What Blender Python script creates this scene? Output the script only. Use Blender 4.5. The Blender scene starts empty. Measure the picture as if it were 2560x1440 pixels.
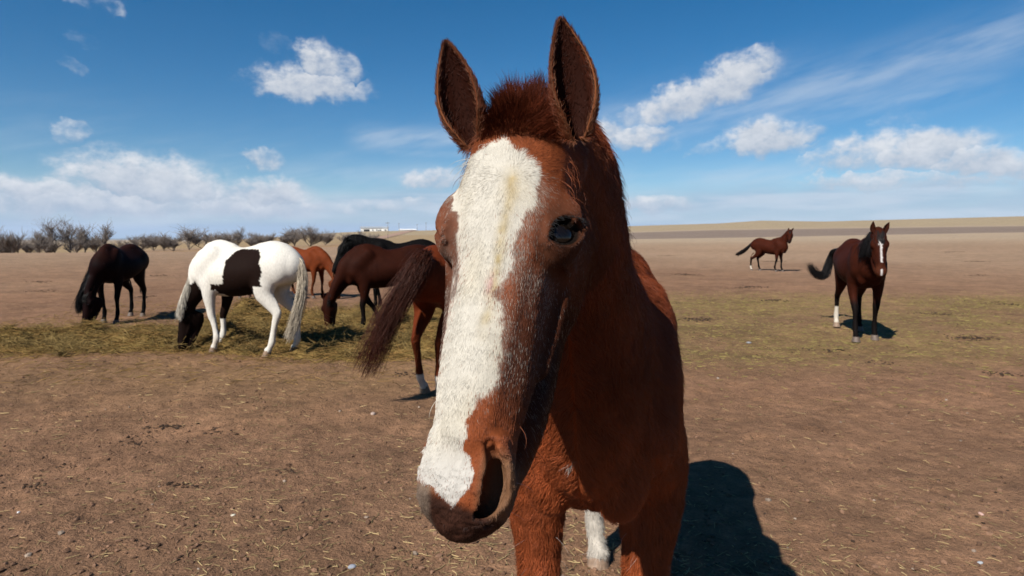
import bpy, bmesh, math, random
import numpy as np
from mathutils import Vector, Matrix

# ------------------------------------------------------------------ camera
F_PX = 1564.0                       # focal length in pixels of a 2560 wide frame (22 mm)
HORIZON = 594.0
CAM_H = 1.5
PITCH = math.atan((720.0 - HORIZON) / F_PX)
SC = bpy.context.scene
COL = SC.collection
cam_d = bpy.data.cameras.new('camera')
cam = bpy.data.objects.new('camera', cam_d)
COL.objects.link(cam)
cam.location = (0, 0, CAM_H)
cam.rotation_euler = (math.pi / 2 - PITCH, 0, 0)
cam_d.sensor_width = 36.0
cam_d.lens = 36.0 * F_PX / 2560.0
cam_d.clip_start = 0.05
cam_d.clip_end = 60000
cam_d.dof.use_dof = True
cam_d.dof.focus_distance = 0.93
cam_d.dof.aperture_fstop = 13.0
SC.camera = cam

# ------------------------------------------------------------------ light and sky
SUN_EL = math.radians(43)
SUN_AZ = math.radians(217)          # compass bearing of the sun, 0 = +Y, 90 = +X
sun_dir = Vector((math.sin(SUN_AZ) * math.cos(SUN_EL), math.cos(SUN_AZ) * math.cos(SUN_EL), math.sin(SUN_EL)))
sun_d = bpy.data.lights.new('sun', 'SUN')
sun_d.energy = 5.0
sun_d.angle = math.radians(0.53)
sun_d.color = (1.0, 0.955, 0.89)
sun = bpy.data.objects.new('sun', sun_d)
COL.objects.link(sun)
sun.location = (-20, -27, 30)
sun.rotation_euler = sun_dir.to_track_quat('Z', 'Y').to_euler()
SC.view_settings.view_transform = 'Standard'
SC.view_settings.look = 'None'
SC.view_settings.exposure = 0.8
SC.view_settings.gamma = 1.0
SC.view_settings.use_curve_mapping = False
SC.render.engine = 'CYCLES'
SC.cycles.max_bounces = 6
SC.cycles.diffuse_bounces = 3
SC.cycles.glossy_bounces = 2
SC.cycles.transmission_bounces = 3
SC.cycles.transparent_max_bounces = 8
SC.cycles.volume_bounces = 0
SC.cycles.use_denoising = True
SC.cycles.use_adaptive_sampling = True
SC.cycles.adaptive_threshold = 0.015
SC.cycles.sample_clamp_indirect = 4.0

def at(px, py, depth):
    """world point seen at a pixel of the 2560 x 1440 frame, at a distance along the view axis"""
    x = (px - 1280.0) / F_PX * depth
    u = (720.0 - py) / F_PX * depth
    c, s = math.cos(PITCH), math.sin(PITCH)
    return np.array([x, depth * c + u * s, CAM_H - depth * s + u * c])

def at_y(px, py, Y):
    """the same for a given distance Y along the ground"""
    c, s = math.cos(PITCH), math.sin(PITCH)
    d = np.array([(px - 1280.0) / F_PX, c + (720.0 - py) / F_PX * s, -s + (720.0 - py) / F_PX * c])
    return np.array([0, 0, CAM_H]) + d * (Y / d[1])

def ground_at(px, py):
    c, s = math.cos(PITCH), math.sin(PITCH)
    d = np.array([(px - 1280.0) / F_PX, c + (720.0 - py) / F_PX * s, -s + (720.0 - py) / F_PX * c])
    return np.array([0, 0, CAM_H]) + d * (CAM_H / -d[2])

def project(P):
    P = np.atleast_2d(P)
    c, s = math.cos(PITCH), math.sin(PITCH)
    q = P - np.array([0, 0, CAM_H])
    dep = q[:, 1] * c - q[:, 2] * s
    up = q[:, 1] * s + q[:, 2] * c
    return np.stack([1280 + F_PX * q[:, 0] / dep, 720 - F_PX * up / dep, dep], 1)
# ------------------------------------------------------------------ sky: Nishita daylight with clouds
world = bpy.data.worlds.new('World')
SC.world = world
world.use_nodes = True
WT = world.node_tree
WT.nodes.clear()
world.cycles.sampling_method = 'MANUAL'
world.cycles.sample_map_resolution = 256
def wn(typ, **kw):
    n = WT.nodes.new(typ)
    for k, v in kw.items():
        setattr(n, k, v)
    return n
def ws(v, sock):
    if isinstance(v, (int, float)):
        sock.default_value = v
    else:
        WT.links.new(v, sock)
def mth(op, a, b=None, c=None, clamp=False):
    n = wn('ShaderNodeMath', operation=op, use_clamp=clamp)
    ws(a, n.inputs[0])
    if b is not None: ws(b, n.inputs[1])
    if c is not None: ws(c, n.inputs[2])
    return n.outputs[0]
def sstep(x, lo, hi):
    n = wn('ShaderNodeMapRange', interpolation_type='SMOOTHSTEP')
    ws(x, n.inputs['Value']); ws(lo, n.inputs['From Min']); ws(hi, n.inputs['From Max'])
    return n.outputs['Result']
def wnoise(vec, scale, detail=5.0, rough=.55, dist=0.0):
    n = wn('ShaderNodeTexNoise', noise_dimensions='3D')
    ws(vec, n.inputs['Vector']); n.inputs['Scale'].default_value = scale
    n.inputs['Detail'].default_value = detail; n.inputs['Roughness'].default_value = rough; n.inputs['Distortion'].default_value = dist
    return n.outputs['Fac']
def combine(x, y, z=0.0):
    n = wn('ShaderNodeCombineXYZ'); ws(x, n.inputs[0]); ws(y, n.inputs[1]); ws(z, n.inputs[2]); return n.outputs[0]

_tc = wn('ShaderNodeTexCoord')
_sp = wn('ShaderNodeSeparateXYZ'); WT.links.new(_tc.outputs['Generated'], _sp.inputs[0])
AZ = mth('ARCTAN2', _sp.outputs['X'], _sp.outputs['Y'])
EL = mth('ARCSINE', _sp.outputs['Z'])
def azel(px, py):
    p = at(px, py, 1.0) - np.array([0, 0, CAM_H]); p = p / np.linalg.norm(p)
    return math.atan2(p[0], p[1]), math.asin(p[2])
sky = wn('ShaderNodeTexSky', sky_type='NISHITA', sun_disc=False, sun_elevation=SUN_EL, sun_rotation=SUN_AZ, altitude=1600.0, air_density=1.0, dust_density=.05, ozone_density=2.2)
hsv = wn('ShaderNodeHueSaturation'); hsv.inputs['Saturation'].default_value = 1.45; hsv.inputs['Hue'].default_value = .497
WT.links.new(sky.outputs['Color'], hsv.inputs['Color'])
bg_sky = wn('ShaderNodeBackground'); WT.links.new(hsv.outputs['Color'], bg_sky.inputs['Color'])
bg_sky.inputs['Strength'].default_value = 0.0515

PV = combine(AZ, mth('MULTIPLY', EL, 1.35))
n_big = wnoise(PV, 9.0, 1.0, .5)
n_mid = wnoise(PV, 27.0, 5.0, .62)
n_fine = wnoise(PV, 80.0, 2.0, .62)
AZ2 = mth('ADD', AZ, mth('MULTIPLY', mth('SUBTRACT', n_mid, .5), .045))
EL2 = mth('ADD', EL, mth('MULTIPLY', mth('SUBTRACT', wnoise(combine(EL, AZ, 3.7), 30.0, 3.0, .58), .5), .036))

# heaped clouds: centre, half width and half height in pixels of the photograph's 2560 frame, slant, weight
CUMULI = [
    (775, 215, 130, 50, 0, 1.0), (800, 160, 55, 48, -18, .95), (870, 175, 32, 50, 25, .7), (715, 215, 60, 34, 10, .9),
    (1840, 205, 105, 60, 24, 1.0), (1720, 250, 130, 50, 20, .95), (1630, 285, 90, 30, 8, .6), (1890, 160, 52, 40, 20, .85),
    (1925, 355, 110, 44, 2, 1.2), (1905, 338, 62, 44, 0, 1.1), (2010, 345, 48, 22, 20, .7), (1810, 368, 75, 24, 6, .55),
    (2300, 385, 170, 50, 6, 1.1), (2330, 362, 95, 42, -6, 1.0), (2450, 410, 180, 46, -8, 1.05), (2170, 385, 140, 48, 4, .8), (2250, 450, 240, 28, 0, .75), (2480, 440, 120, 26, 0, .7), (2080, 435, 26, 40, -30, .55), (2240, 310, 60, 30, 8, .42),
    (1500, 330, 60, 38, -8, .85), (1600, 345, 70, 34, 6, .8), (1700, 370, 55, 20, 0, .4),
    (370, 460, 190, 70, -4, 1.1), (300, 440, 80, 46, 6, .9), (470, 470, 95, 45, -12, 1.0), (120, 485, 150, 42, 0, .95), (30, 480, 70, 34, 0, .7), (680, 490, 95, 42, -2, 1.15), (640, 520, 170, 34, 0, .9), (560, 500, 60, 30, 0, .8), (230, 510, 300, 44, 0, 1.0),
    (1090, 450, 70, 26, 4, .8), (900, 520, 60, 16, 0, .6), (1010, 515, 60, 18, 4, .6), (1640, 515, 90, 22, 0, .8),
    (660, 400, 44, 26, -15, .75), (180, 335, 42, 26, 12, .55), (200, 102, 34, 16, -25, .42), (175, 168, 36, 18, -8, .45), (235, 8, 70, 22, -8, .5), (690, 120, 38, 34, -30, .40), (920, 122, 22, 12, 0, .34),
]
D, RH = None, None
PC = combine(AZ2, EL2)
for (cx, cy, rx, ry, slant, wt) in CUMULI:
    a0, e0 = azel(cx, cy)
    a1 = azel(cx + rx, cy)[0] - a0; e1 = azel(cx, cy - ry)[1] - e0
    mp = wn('ShaderNodeMapping', vector_type='TEXTURE')
    WT.links.new(PC, mp.inputs['Vector'])
    mp.inputs['Location'].default_value = (a0, e0, 0); mp.inputs['Rotation'].default_value = (0, 0, math.radians(slant)); mp.inputs['Scale'].default_value = (a1 * 1.45, e1 * 1.45, 1)
    gr = wn('ShaderNodeTexGradient', gradient_type='SPHERICAL'); WT.links.new(mp.outputs[0], gr.inputs[0])
    sx = wn('ShaderNodeSeparateXYZ'); WT.links.new(mp.outputs[0], sx.inputs[0])
    m = mth('MINIMUM', gr.outputs['Fac'], wt - .32)
    v = sx.outputs['Y']
    if D is None:
        D, RH = m, v
    else:
        g = mth('GREATER_THAN', m, D)
        RH = mth('MULTIPLY_ADD', g, mth('SUBTRACT', v, RH), RH)
        D = mth('MAXIMUM', D, m)
nz = mth('MULTIPLY_ADD', mth('SUBTRACT', n_mid, .5), 1.15, mth('MULTIPLY', mth('SUBTRACT', n_fine, .5), .35))
dens = mth('MULTIPLY_ADD', nz, mth('MULTIPLY', D, 5.0, None, True), D)
dens = mth('SUBTRACT', dens, mth('MULTIPLY', sstep(RH, -.15, -.75), .30))      # flat bases
cum = sstep(dens, .0, .68)
# thin high streaks and the pale sheet above the horizon, stretched along the wind
_sl = math.radians(13)
CU = mth('MULTIPLY_ADD', AZ, math.cos(_sl), mth('MULTIPLY', EL, math.sin(_sl)))
CV = mth('MULTIPLY_ADD', EL, math.cos(_sl), mth('MULTIPLY', AZ, -math.sin(_sl)))
n_cir = wnoise(combine(mth('MULTIPLY', CU, 3.0), mth('MULTIPLY', CV, 15.0), 5.0), 2.3, 4.0, .60)
def streak(px0, py0, px1, py1, wid, wt):
    a0, e0 = azel(px0, py0); a1, e1 = azel(px1, py1)
    L2 = (a1 - a0) ** 2 + (e1 - e0) ** 2; L = math.sqrt(L2)
    da, de = mth('SUBTRACT', AZ, a0), mth('SUBTRACT', EL, e0)
    t = mth('DIVIDE', mth('MULTIPLY_ADD', da, a1 - a0, mth('MULTIPLY', de, e1 - e0)), L2)
    n = mth('DIVIDE', mth('MULTIPLY_ADD', da, -(e1 - e0) / L, mth('MULTIPLY', de, (a1 - a0) / L)), wid / F_PX)
    e = mth('EXPONENT', mth('MULTIPLY', mth('MULTIPLY', n, n), -1.0))
    tt = mth('MULTIPLY', sstep(t, -.12, .12), sstep(t, 1.12, .85))
    return mth('MULTIPLY', mth('MULTIPLY', e, tt), wt)
cir = None
for sgm in [(1480, 340, 2700, 40, 46, .75), (1480, 320, 2100, 190, 60, .55), (1500, 345, 2480, 200, 34, .60), (880, 345, 1180, 345, 24, .95), (960, 380, 1180, 385, 10, .5),
            (700, 435, 1150, 435, 26, .60), (1680, 440, 2700, 445, 30, .75), (1540, 505, 2800, 500, 26, .8), (150, 385, 330, 430, 16, .30), (1550, 440, 1800, 430, 8, .3)]:
    s_ = streak(*sgm)
    cir = s_ if cir is None else mth('MAXIMUM', cir, s_)
cir = mth('MULTIPLY', cir, sstep(n_cir, .25, .72))
n_band = wnoise(combine(mth('MULTIPLY', AZ, 2.0), mth('MULTIPLY', EL, 16.0), 9.0), 2.6, 3.0, .55)
band_h = mth('MULTIPLY_ADD', mth('SUBTRACT', n_big, .5), .06, .088)
band = mth('MULTIPLY', mth('MULTIPLY', sstep(EL, band_h, mth('SUBTRACT', band_h, .035)), sstep(EL, -.03, -.005)), mth('MAXIMUM', mth('MULTIPLY_ADD', n_band, .75, .36), sstep(EL, .045, .012)), None, True)
veil = mth('MULTIPLY', sstep(EL, .22, .03), mth('MULTIPLY', sstep(n_cir, .40, .85), .35))
# stray cloud all round the sky, where the frame does not reach
far_n = wnoise(combine(mth('MULTIPLY', AZ, 2.2), mth('MULTIPLY', EL, 6.0), 21.0), 3.0, 3.0, .58)
away = sstep(mth('ABSOLUTE', AZ), .75, .95)
stray = mth('MULTIPLY', mth('MULTIPLY', sstep(far_n, .56, .74), sstep(EL, .7, .2)), mth('MULTIPLY', away, .8))
# lit crowns and grey bases
lit = mth('MULTIPLY_ADD', RH, .62, mth('MULTIPLY_ADD', mth('SUBTRACT', n_mid, .5), 1.5, mth('MULTIPLY_ADD', mth('SUBTRACT', n_fine, .5), .5, .44)), True)
mixc = wn('ShaderNodeMix', data_type='RGBA'); mixc.inputs[6].default_value = (0.227, 0.266, 0.329, 1); mixc.inputs[7].default_value = (0.488, 0.488, 0.493, 1)
ws(lit, mixc.inputs[0])
bg_cum = wn('ShaderNodeBackground'); WT.links.new(mixc.outputs[2], bg_cum.inputs['Color'])
bandc = wn('ShaderNodeMix', data_type='RGBA'); bandc.inputs[6].default_value = (0.181, 0.255, 0.352, 1); bandc.inputs[7].default_value = (0.329, 0.369, 0.431, 1)
ws(sstep(n_band, .38, .62), bandc.inputs[0])
bg_band = wn('ShaderNodeBackground'); WT.links.new(bandc.outputs[2], bg_band.inputs['Color'])
bg_cir = wn('ShaderNodeBackground'); bg_cir.inputs['Color'].default_value = (0.352, 0.397, 0.454, 1)
def over(fac, under, top):
    n = wn('ShaderNodeMixShader'); ws(fac, n.inputs[0]); WT.links.new(under, n.inputs[1]); WT.links.new(top, n.inputs[2]); return n.outputs[0]
sh = over(mth('MAXIMUM', mth('MULTIPLY', cir, .62), mth('MAXIMUM', veil, stray)), bg_sky.outputs[0], bg_cir.outputs[0])
sh = over(band, sh, bg_band.outputs[0])
sh = over(mth('MULTIPLY', cum, .93), sh, bg_cum.outputs[0])
_out = wn('ShaderNodeOutputWorld'); WT.links.new(sh, _out.inputs['Surface'])
# ------------------------------------------------------------------ shapes as distance fields, meshed by surface nets
def unit(v):
    v = np.asarray(v, float)
    return v / (np.linalg.norm(v) + 1e-12)

def smooth01(x):
    x = np.clip(x, 0, 1)
    return x * x * (3 - 2 * x)

def catmull(A, n):
    A = np.asarray(A, float)
    m = len(A)
    if m == 2:
        t = np.linspace(0, 1, n)[:, None]
        return A[0] * (1 - t) + A[1] * t
    E = np.vstack([2 * A[0] - A[1], A, 2 * A[-1] - A[-2]])
    out = []
    for u in np.linspace(0, m - 1 - 1e-9, n):
        i = int(u); t = u - i
        p0, p1, p2, p3 = E[i], E[i + 1], E[i + 2], E[i + 3]
        out.append(0.5 * ((2 * p1) + (-p0 + p2) * t + (2 * p0 - 5 * p1 + 4 * p2 - p3) * t * t + (-p0 + 3 * p1 - 3 * p2 + p3) * t ** 3))
    return np.array(out)

class Loft:
    """elliptic tube: rows of x, y, z, half width (lateral), half height"""
    def __init__(self, rows, lat=(0, 1, 0), n=None, frame=None, scale=1.0):
        rows = np.asarray(rows, float)
        n = n or max(2, (len(rows) - 1) * 3 + 1)
        lat = np.asarray(lat, float)
        if lat.ndim == 1:
            lat = np.repeat(lat[None], len(rows), 0)
        full = catmull(np.hstack([rows, lat]), n)
        self.C, self.ra, self.rb, self.L = full[:, :3], np.maximum(full[:, 3], .004), np.maximum(full[:, 4], .004), full[:, 5:8]
        if frame is not None:
            O, M = frame
            self.C = O + (self.C * scale) @ M
            self.L = self.L @ M
            self.ra = self.ra * scale; self.rb = self.rb * scale
        r = np.maximum(self.ra, self.rb)
        lo = (self.C - r[:, None]).min(0); hi = (self.C + r[:, None]).max(0)
        self.lo, self.hi = lo, hi
    def __call__(self, P):
        best = np.full(len(P), 1e9, np.float32)
        P = P.astype(np.float32)
        for i in range(len(self.C) - 1):
            A, B = self.C[i], self.C[i + 1]
            ab = B - A; ln = math.sqrt(ab @ ab + 1e-12)
            tan = ab / ln
            lat = 0.5 * (self.L[i] + self.L[i + 1]); lat = unit(lat - (lat @ tan) * tan)
            nor = np.cross(tan, lat)
            q = (P - A.astype(np.float32)) @ np.stack([lat, nor, tan], 1).astype(np.float32)
            a, b, c = q[:, 0], q[:, 1], q[:, 2]
            t = np.clip(c, 0, np.float32(ln))
            c = c - t
            t = t * np.float32(1 / ln)
            ra = np.float32(self.ra[i]) + t * np.float32(self.ra[i + 1] - self.ra[i])
            rb = np.float32(self.rb[i]) + t * np.float32(self.rb[i + 1] - self.rb[i])
            rc = np.minimum(ra, rb)
            a = a / ra; b = b / rb; c = c / rc
            k0 = np.sqrt(a * a + b * b + c * c)
            a = a / ra; b = b / rb; c = c / rc
            k1 = np.sqrt(a * a + b * b + c * c) + np.float32(1e-9)
            d = np.where(k0 < 1e-4, -rc, k0 * (k0 - 1) / k1)
            best = np.minimum(best, d)
        return best

class Ball:
    """ellipsoid: centre, radii along the rows of M"""
    def __init__(self, c, r, M=None, frame=None, scale=1.0):
        c = np.asarray(c, float); r = np.asarray(r, float) * np.ones(3)
        M = np.eye(3) if M is None else np.asarray(M, float)
        if frame is not None:
            O, R = frame
            c = O + (c * scale) @ R; M = M @ R; r = r * scale
        self.c, self.r, self.M = c, r, M
        self.lo, self.hi = c - r.max(), c + r.max()
    def __call__(self, P):
        q = (P - self.c) @ self.M.T
        k0 = np.sqrt(((q / self.r) ** 2).sum(1)); k1 = np.sqrt(((q / self.r ** 2) ** 2).sum(1)) + 1e-9
        return np.where(k0 < 1e-4, -self.r.min(), k0 * (k0 - 1) / k1)

class Field:
    def __init__(self):
        self.ops = []
    def add(self, p, k=.03): self.ops.append((0, p, k)); return self
    def sub(self, p, k=.01): self.ops.append((1, p, k)); return self
    def bounds(self, pad):
        lo = np.min([o[1].lo for o in self.ops if o[0] == 0], 0) - pad
        hi = np.max([o[1].hi for o in self.ops if o[0] == 0], 0) + pad
        return lo, hi
    def __call__(self, P, chunk=200000):
        if len(P) > chunk:
            return np.concatenate([self(P[i:i + chunk]) for i in range(0, len(P), chunk)])
        d = np.full(len(P), 0.6, np.float32)
        for op, p, k in self.ops:
            m = np.all((P > p.lo - k - .05) & (P < p.hi + k + .05), 1)
            if not m.any():
                continue
            q = p(P[m]); a = d[m]
            if op == 0:
                h = np.clip(0.5 + 0.5 * (a - q) / k, 0, 1)
                d[m] = a * (1 - h) + q * h - k * h * (1 - h)
            else:
                q = -q
                h = np.clip(0.5 - 0.5 * (a - q) / k, 0, 1)
                d[m] = a * (1 - h) + q * h + k * h * (1 - h)
        return d
    def grad1(self, P, e):
        d = self(P); g = np.zeros((len(P), 3))
        for i in range(3):
            o = np.zeros(3); o[i] = e
            g[:, i] = self(P + o) - d
        return g / (np.linalg.norm(g, axis=1)[:, None] + 1e-9), d
    def grad(self, P, e=.002):
        g = np.zeros((len(P), 3))
        for i in range(3):
            o = np.zeros(3); o[i] = e
            g[:, i] = self(P + o) - self(P - o)
        return g / (np.linalg.norm(g, axis=1)[:, None] + 1e-9)

def surface_net(field, h, lo=None, hi=None, snap=True):
    b0, b1 = field.bounds(3 * h + .03)
    lo = b0 if lo is None else np.maximum(lo, b0)
    hi = b1 if hi is None else np.minimum(hi, b1)
    q = 4
    nc = np.ceil((hi - lo) / (q * h)).astype(int) + 1
    n = nc * q
    ii = np.stack(np.meshgrid(*[np.arange(k) for k in nc], indexing='ij'), -1).reshape(-1, 3)
    cc = lo + (ii + 0.5 - 0.5 / q) * (q * h)
    dc = field(cc)
    act = np.abs(dc) < q * h * 1.15
    D = np.repeat(np.repeat(np.repeat(np.where(dc > 0, 1.0, -1.0).reshape(nc).astype(np.float32), q, 0), q, 1), q, 2)
    off = np.stack(np.meshgrid(*[np.arange(q)] * 3, indexing='ij'), -1).reshape(-1, 3)
    fi = (ii[act][:, None, :] * q + off[None]).reshape(-1, 3)
    D[fi[:, 0], fi[:, 1], fi[:, 2]] = field(lo + fi * h)
    S = D < 0
    cor = [(0, 0, 0), (1, 0, 0), (0, 1, 0), (1, 1, 0), (0, 0, 1), (1, 0, 1), (0, 1, 1), (1, 1, 1)]
    m = n - 1
    cnt = np.zeros(m, np.int8)
    for c in cor:
        cnt += S[c[0]:c[0] + m[0], c[1]:c[1] + m[1], c[2]:c[2] + m[2]]
    cells = np.argwhere((cnt > 0) & (cnt < 8))
    idx = np.full(m, -1, np.int32); idx[tuple(cells.T)] = np.arange(len(cells))
    V = np.stack([D[cells[:, 0] + c[0], cells[:, 1] + c[1], cells[:, 2] + c[2]] for c in cor], 1)
    acc = np.zeros((len(cells), 3)); num = np.zeros(len(cells))
    cr = np.array(cor)
    for a in range(8):
        for b in range(a + 1, 8):
            if np.abs(cr[a] - cr[b]).sum() != 1:
                continue
            s = (V[:, a] < 0) != (V[:, b] < 0)
            t = V[s, a] / (V[s, a] - V[s, b])
            acc[s] += cr[a] + t[:, None] * (cr[b] - cr[a]); num[s] += 1
    P = lo + (cells + acc / num[:, None]) * h
    faces = []
    for ax in range(3):
        o = np.zeros(3, int); o[ax] = 1
        A = S[:n[0] - o[0], :n[1] - o[1], :n[2] - o[2]]; B = S[o[0]:, o[1]:, o[2]:]
        e = np.argwhere(A != B)
        u, v = (ax + 1) % 3, (ax + 2) % 3
        ok = (e[:, u] > 0) & (e[:, v] > 0) & (e[:, u] < m[u]) & (e[:, v] < m[v]) & (e[:, ax] < m[ax])
        e = e[ok]
        du = np.zeros(3, int); du[u] = 1; dv = np.zeros(3, int); dv[v] = 1
        q4 = np.stack([idx[tuple((e - du - dv).T)], idx[tuple((e - dv).T)], idx[tuple(e.T)], idx[tuple((e - du).T)]], 1)
        flip = ~S[tuple(e.T)]
        q4[flip] = q4[flip][:, ::-1]
        faces.append(q4)
    Fq = np.vstack(faces)
    Fq = Fq[(Fq >= 0).all(1)]
    return (project_on(field, P, h) if snap else P), Fq

def project_on(field, P, h):
    g, d = field.grad1(P, h * .5)                       # pull the vertices onto the true surface
    return P - g * np.clip(d, -h * .5, h * .5)[:, None]

def refine(field, V, Fq, mask, h):
    """split the masked quads in four and project the new points; neighbours take the extra points as n-gons"""
    bm = bmesh.new()
    me = bpy.data.meshes.new('tmp'); me.from_pydata(V.tolist(), [], Fq if isinstance(Fq, list) else Fq.tolist())
    bm.from_mesh(me); bm.faces.ensure_lookup_table()
    es = {e for f_, m in zip(bm.faces, mask) if m for e in f_.edges}
    bmesh.ops.subdivide_edges(bm, edges=list(es), cuts=1, use_grid_fill=True)
    bm.verts.ensure_lookup_table(); bm.verts.index_update()
    V2 = np.array([v.co for v in bm.verts], float)
    F2 = [[v.index for v in f_.verts] for f_ in bm.faces]
    bm.free(); bpy.data.meshes.remove(me)
    return V2, F2

# ------------------------------------------------------------------ mesh and hair helpers
def mesh_obj(name, V, Fc, mat, parent=None, smooth=True, attrs=None):
    me = bpy.data.meshes.new(name)
    V = np.asarray(V, np.float32)
    if isinstance(Fc, np.ndarray):
        k = Fc.shape[1]
        me.vertices.add(len(V)); me.vertices.foreach_set('co', V.ravel())
        me.loops.add(Fc.size); me.loops.foreach_set('vertex_index', Fc.astype(np.int32).ravel())
        me.polygons.add(len(Fc)); me.polygons.foreach_set('loop_start', np.arange(0, Fc.size, k, dtype=np.int32))
        me.polygons.foreach_set('loop_total', np.full(len(Fc), k, np.int32))
        me.update(calc_edges=True)
    else:
        me.from_pydata([tuple(map(float, v)) for v in V], [], Fc)
    me.polygons.foreach_set('use_smooth', np.full(len(me.polygons), smooth))
    for an, a in (attrs or {}).items():
        a = np.asarray(a, np.float32)
        if a.ndim == 2:
            at_ = me.attributes.new(an, 'FLOAT_COLOR', 'POINT')
            at_.data.foreach_set('color', np.hstack([a, np.ones((len(a), 1), np.float32)]).ravel())
        else:
            at_ = me.attributes.new(an, 'FLOAT', 'POINT'); at_.data.foreach_set('value', a)
    me.validate()
    if mat is not None:
        me.materials.append(mat)
    o = bpy.data.objects.new(name, me)
    COL.objects.link(o)
    if parent is not None:
        o.parent = parent
    return o

def hair_obj(name, pts, radii, mat, parent=None, color=None):
    """pts: (n, k, 3) control points, radii: (n, k) or (k,)"""
    n, k, _ = pts.shape
    hc = bpy.data.hair_curves.new(name)
    hc.add_curves([k] * n)
    hc.attributes['position'].data.foreach_set('vector', np.ascontiguousarray(pts, np.float32).ravel())
    r = hc.attributes.get('radius') or hc.attributes.new('radius', 'FLOAT', 'POINT')
    r.data.foreach_set('value', np.ascontiguousarray(np.broadcast_to(radii, (n, k)), np.float32).ravel())
    if color is not None:
        c = hc.attributes.new('coat', 'FLOAT_COLOR', 'CURVE')
        c.data.foreach_set('color', np.hstack([color, np.ones((n, 1))]).astype(np.float32).ravel())
    hc.materials.append(mat)
    o = bpy.data.objects.new(name, hc)
    COL.objects.link(o)
    if parent is not None:
        o.parent = parent
    return o

def vnoise(P, seed=0):
    """smooth value noise in -1..1, vectorised"""
    P = np.asarray(P, float)
    i = np.floor(P).astype(np.int64); f = P - i; f = f * f * (3 - 2 * f)
    def hsh(a):
        h = (a[:, 0] * 73856093) ^ (a[:, 1] * 19349663) ^ (a[:, 2] * 83492791) ^ (seed * 2654435761)
        h = (h ^ (h >> 13)) * 1274126177 & 0x7fffffff
        h = (h ^ (h >> 11)) * 974634541 & 0x7fffffff
        return (h & 0xffff) / 32767.5 - 1.0
    r = 0
    for dx in (0, 1):
        for dy in (0, 1):
            for dz in (0, 1):
                w = (f[:, 0] if dx else 1 - f[:, 0]) * (f[:, 1] if dy else 1 - f[:, 1]) * (f[:, 2] if dz else 1 - f[:, 2])
                r = r + w * hsh(i + np.array([dx, dy, dz]))
    return r

def fbm(P, o=4, seed=0):
    P = np.asarray(P, float); r = 0; a = 1.0; t = 0
    for k in range(o):
        r = r + a * vnoise(P * 2 ** k + 17.3 * k, seed + k); t += a; a *= .5
    return r / t

def tag(o, label=None, cat=None, group=None, kind=None):
    for k, v in (('label', label), ('category', cat), ('group', group), ('kind', kind)):
        if v is not None:
            o[k] = v
    return o

def empty(name, loc, rz=0.0, scale=1.0):
    o = bpy.data.objects.new(name, None)
    COL.objects.link(o)
    o.empty_display_size = 0.2
    o.location = loc; o.rotation_euler = (0, 0, rz); o.scale = (scale,) * 3
    return o
# ------------------------------------------------------------------ materials
def new_mat(name):
    m = bpy.data.materials.new(name); m.use_nodes = True
    nt = m.node_tree
    return m, nt, nt.nodes['Principled BSDF']

def node(nt, typ, **kw):
    n = nt.nodes.new(typ)
    for k, v in kw.items():
        if k.startswith('i_'):
            n.inputs[k[2:].replace('_', ' ')].default_value = v
        else:
            setattr(n, k, v)
    return n

def plain(name, col, rough=.8, spec=.3, bump=0.0, bscale=20.0, var=0.0, metallic=0.0):
    m, nt, b = new_mat(name)
    b.inputs['Base Color'].default_value = (*col, 1)
    b.inputs['Roughness'].default_value = rough
    b.inputs['Specular IOR Level'].default_value = spec
    b.inputs['Metallic'].default_value = metallic
    if bump or var:
        tc = node(nt, 'ShaderNodeTexCoord'); nz = node(nt, 'ShaderNodeTexNoise')
        nz.inputs['Scale'].default_value = bscale; nz.inputs['Detail'].default_value = 5
        nt.links.new(tc.outputs['Object'], nz.inputs['Vector'])
        if var:
            r = node(nt, 'ShaderNodeValToRGB')
            r.color_ramp.elements[0].position = .3; r.color_ramp.elements[1].position = .7
            r.color_ramp.elements[0].color = (*[c * (1 - var) for c in col], 1)
            r.color_ramp.elements[1].color = (*[min(1, c * (1 + var)) for c in col], 1)
            nt.links.new(nz.outputs['Fac'], r.inputs['Fac']); nt.links.new(r.outputs['Color'], b.inputs['Base Color'])
        if bump:
            bp = node(nt, 'ShaderNodeBump'); bp.inputs['Strength'].default_value = bump; bp.inputs['Distance'].default_value = .01
            nt.links.new(nz.outputs['Fac'], bp.inputs['Height']); nt.links.new(bp.outputs['Normal'], b.inputs['Normal'])
    return m

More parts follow.
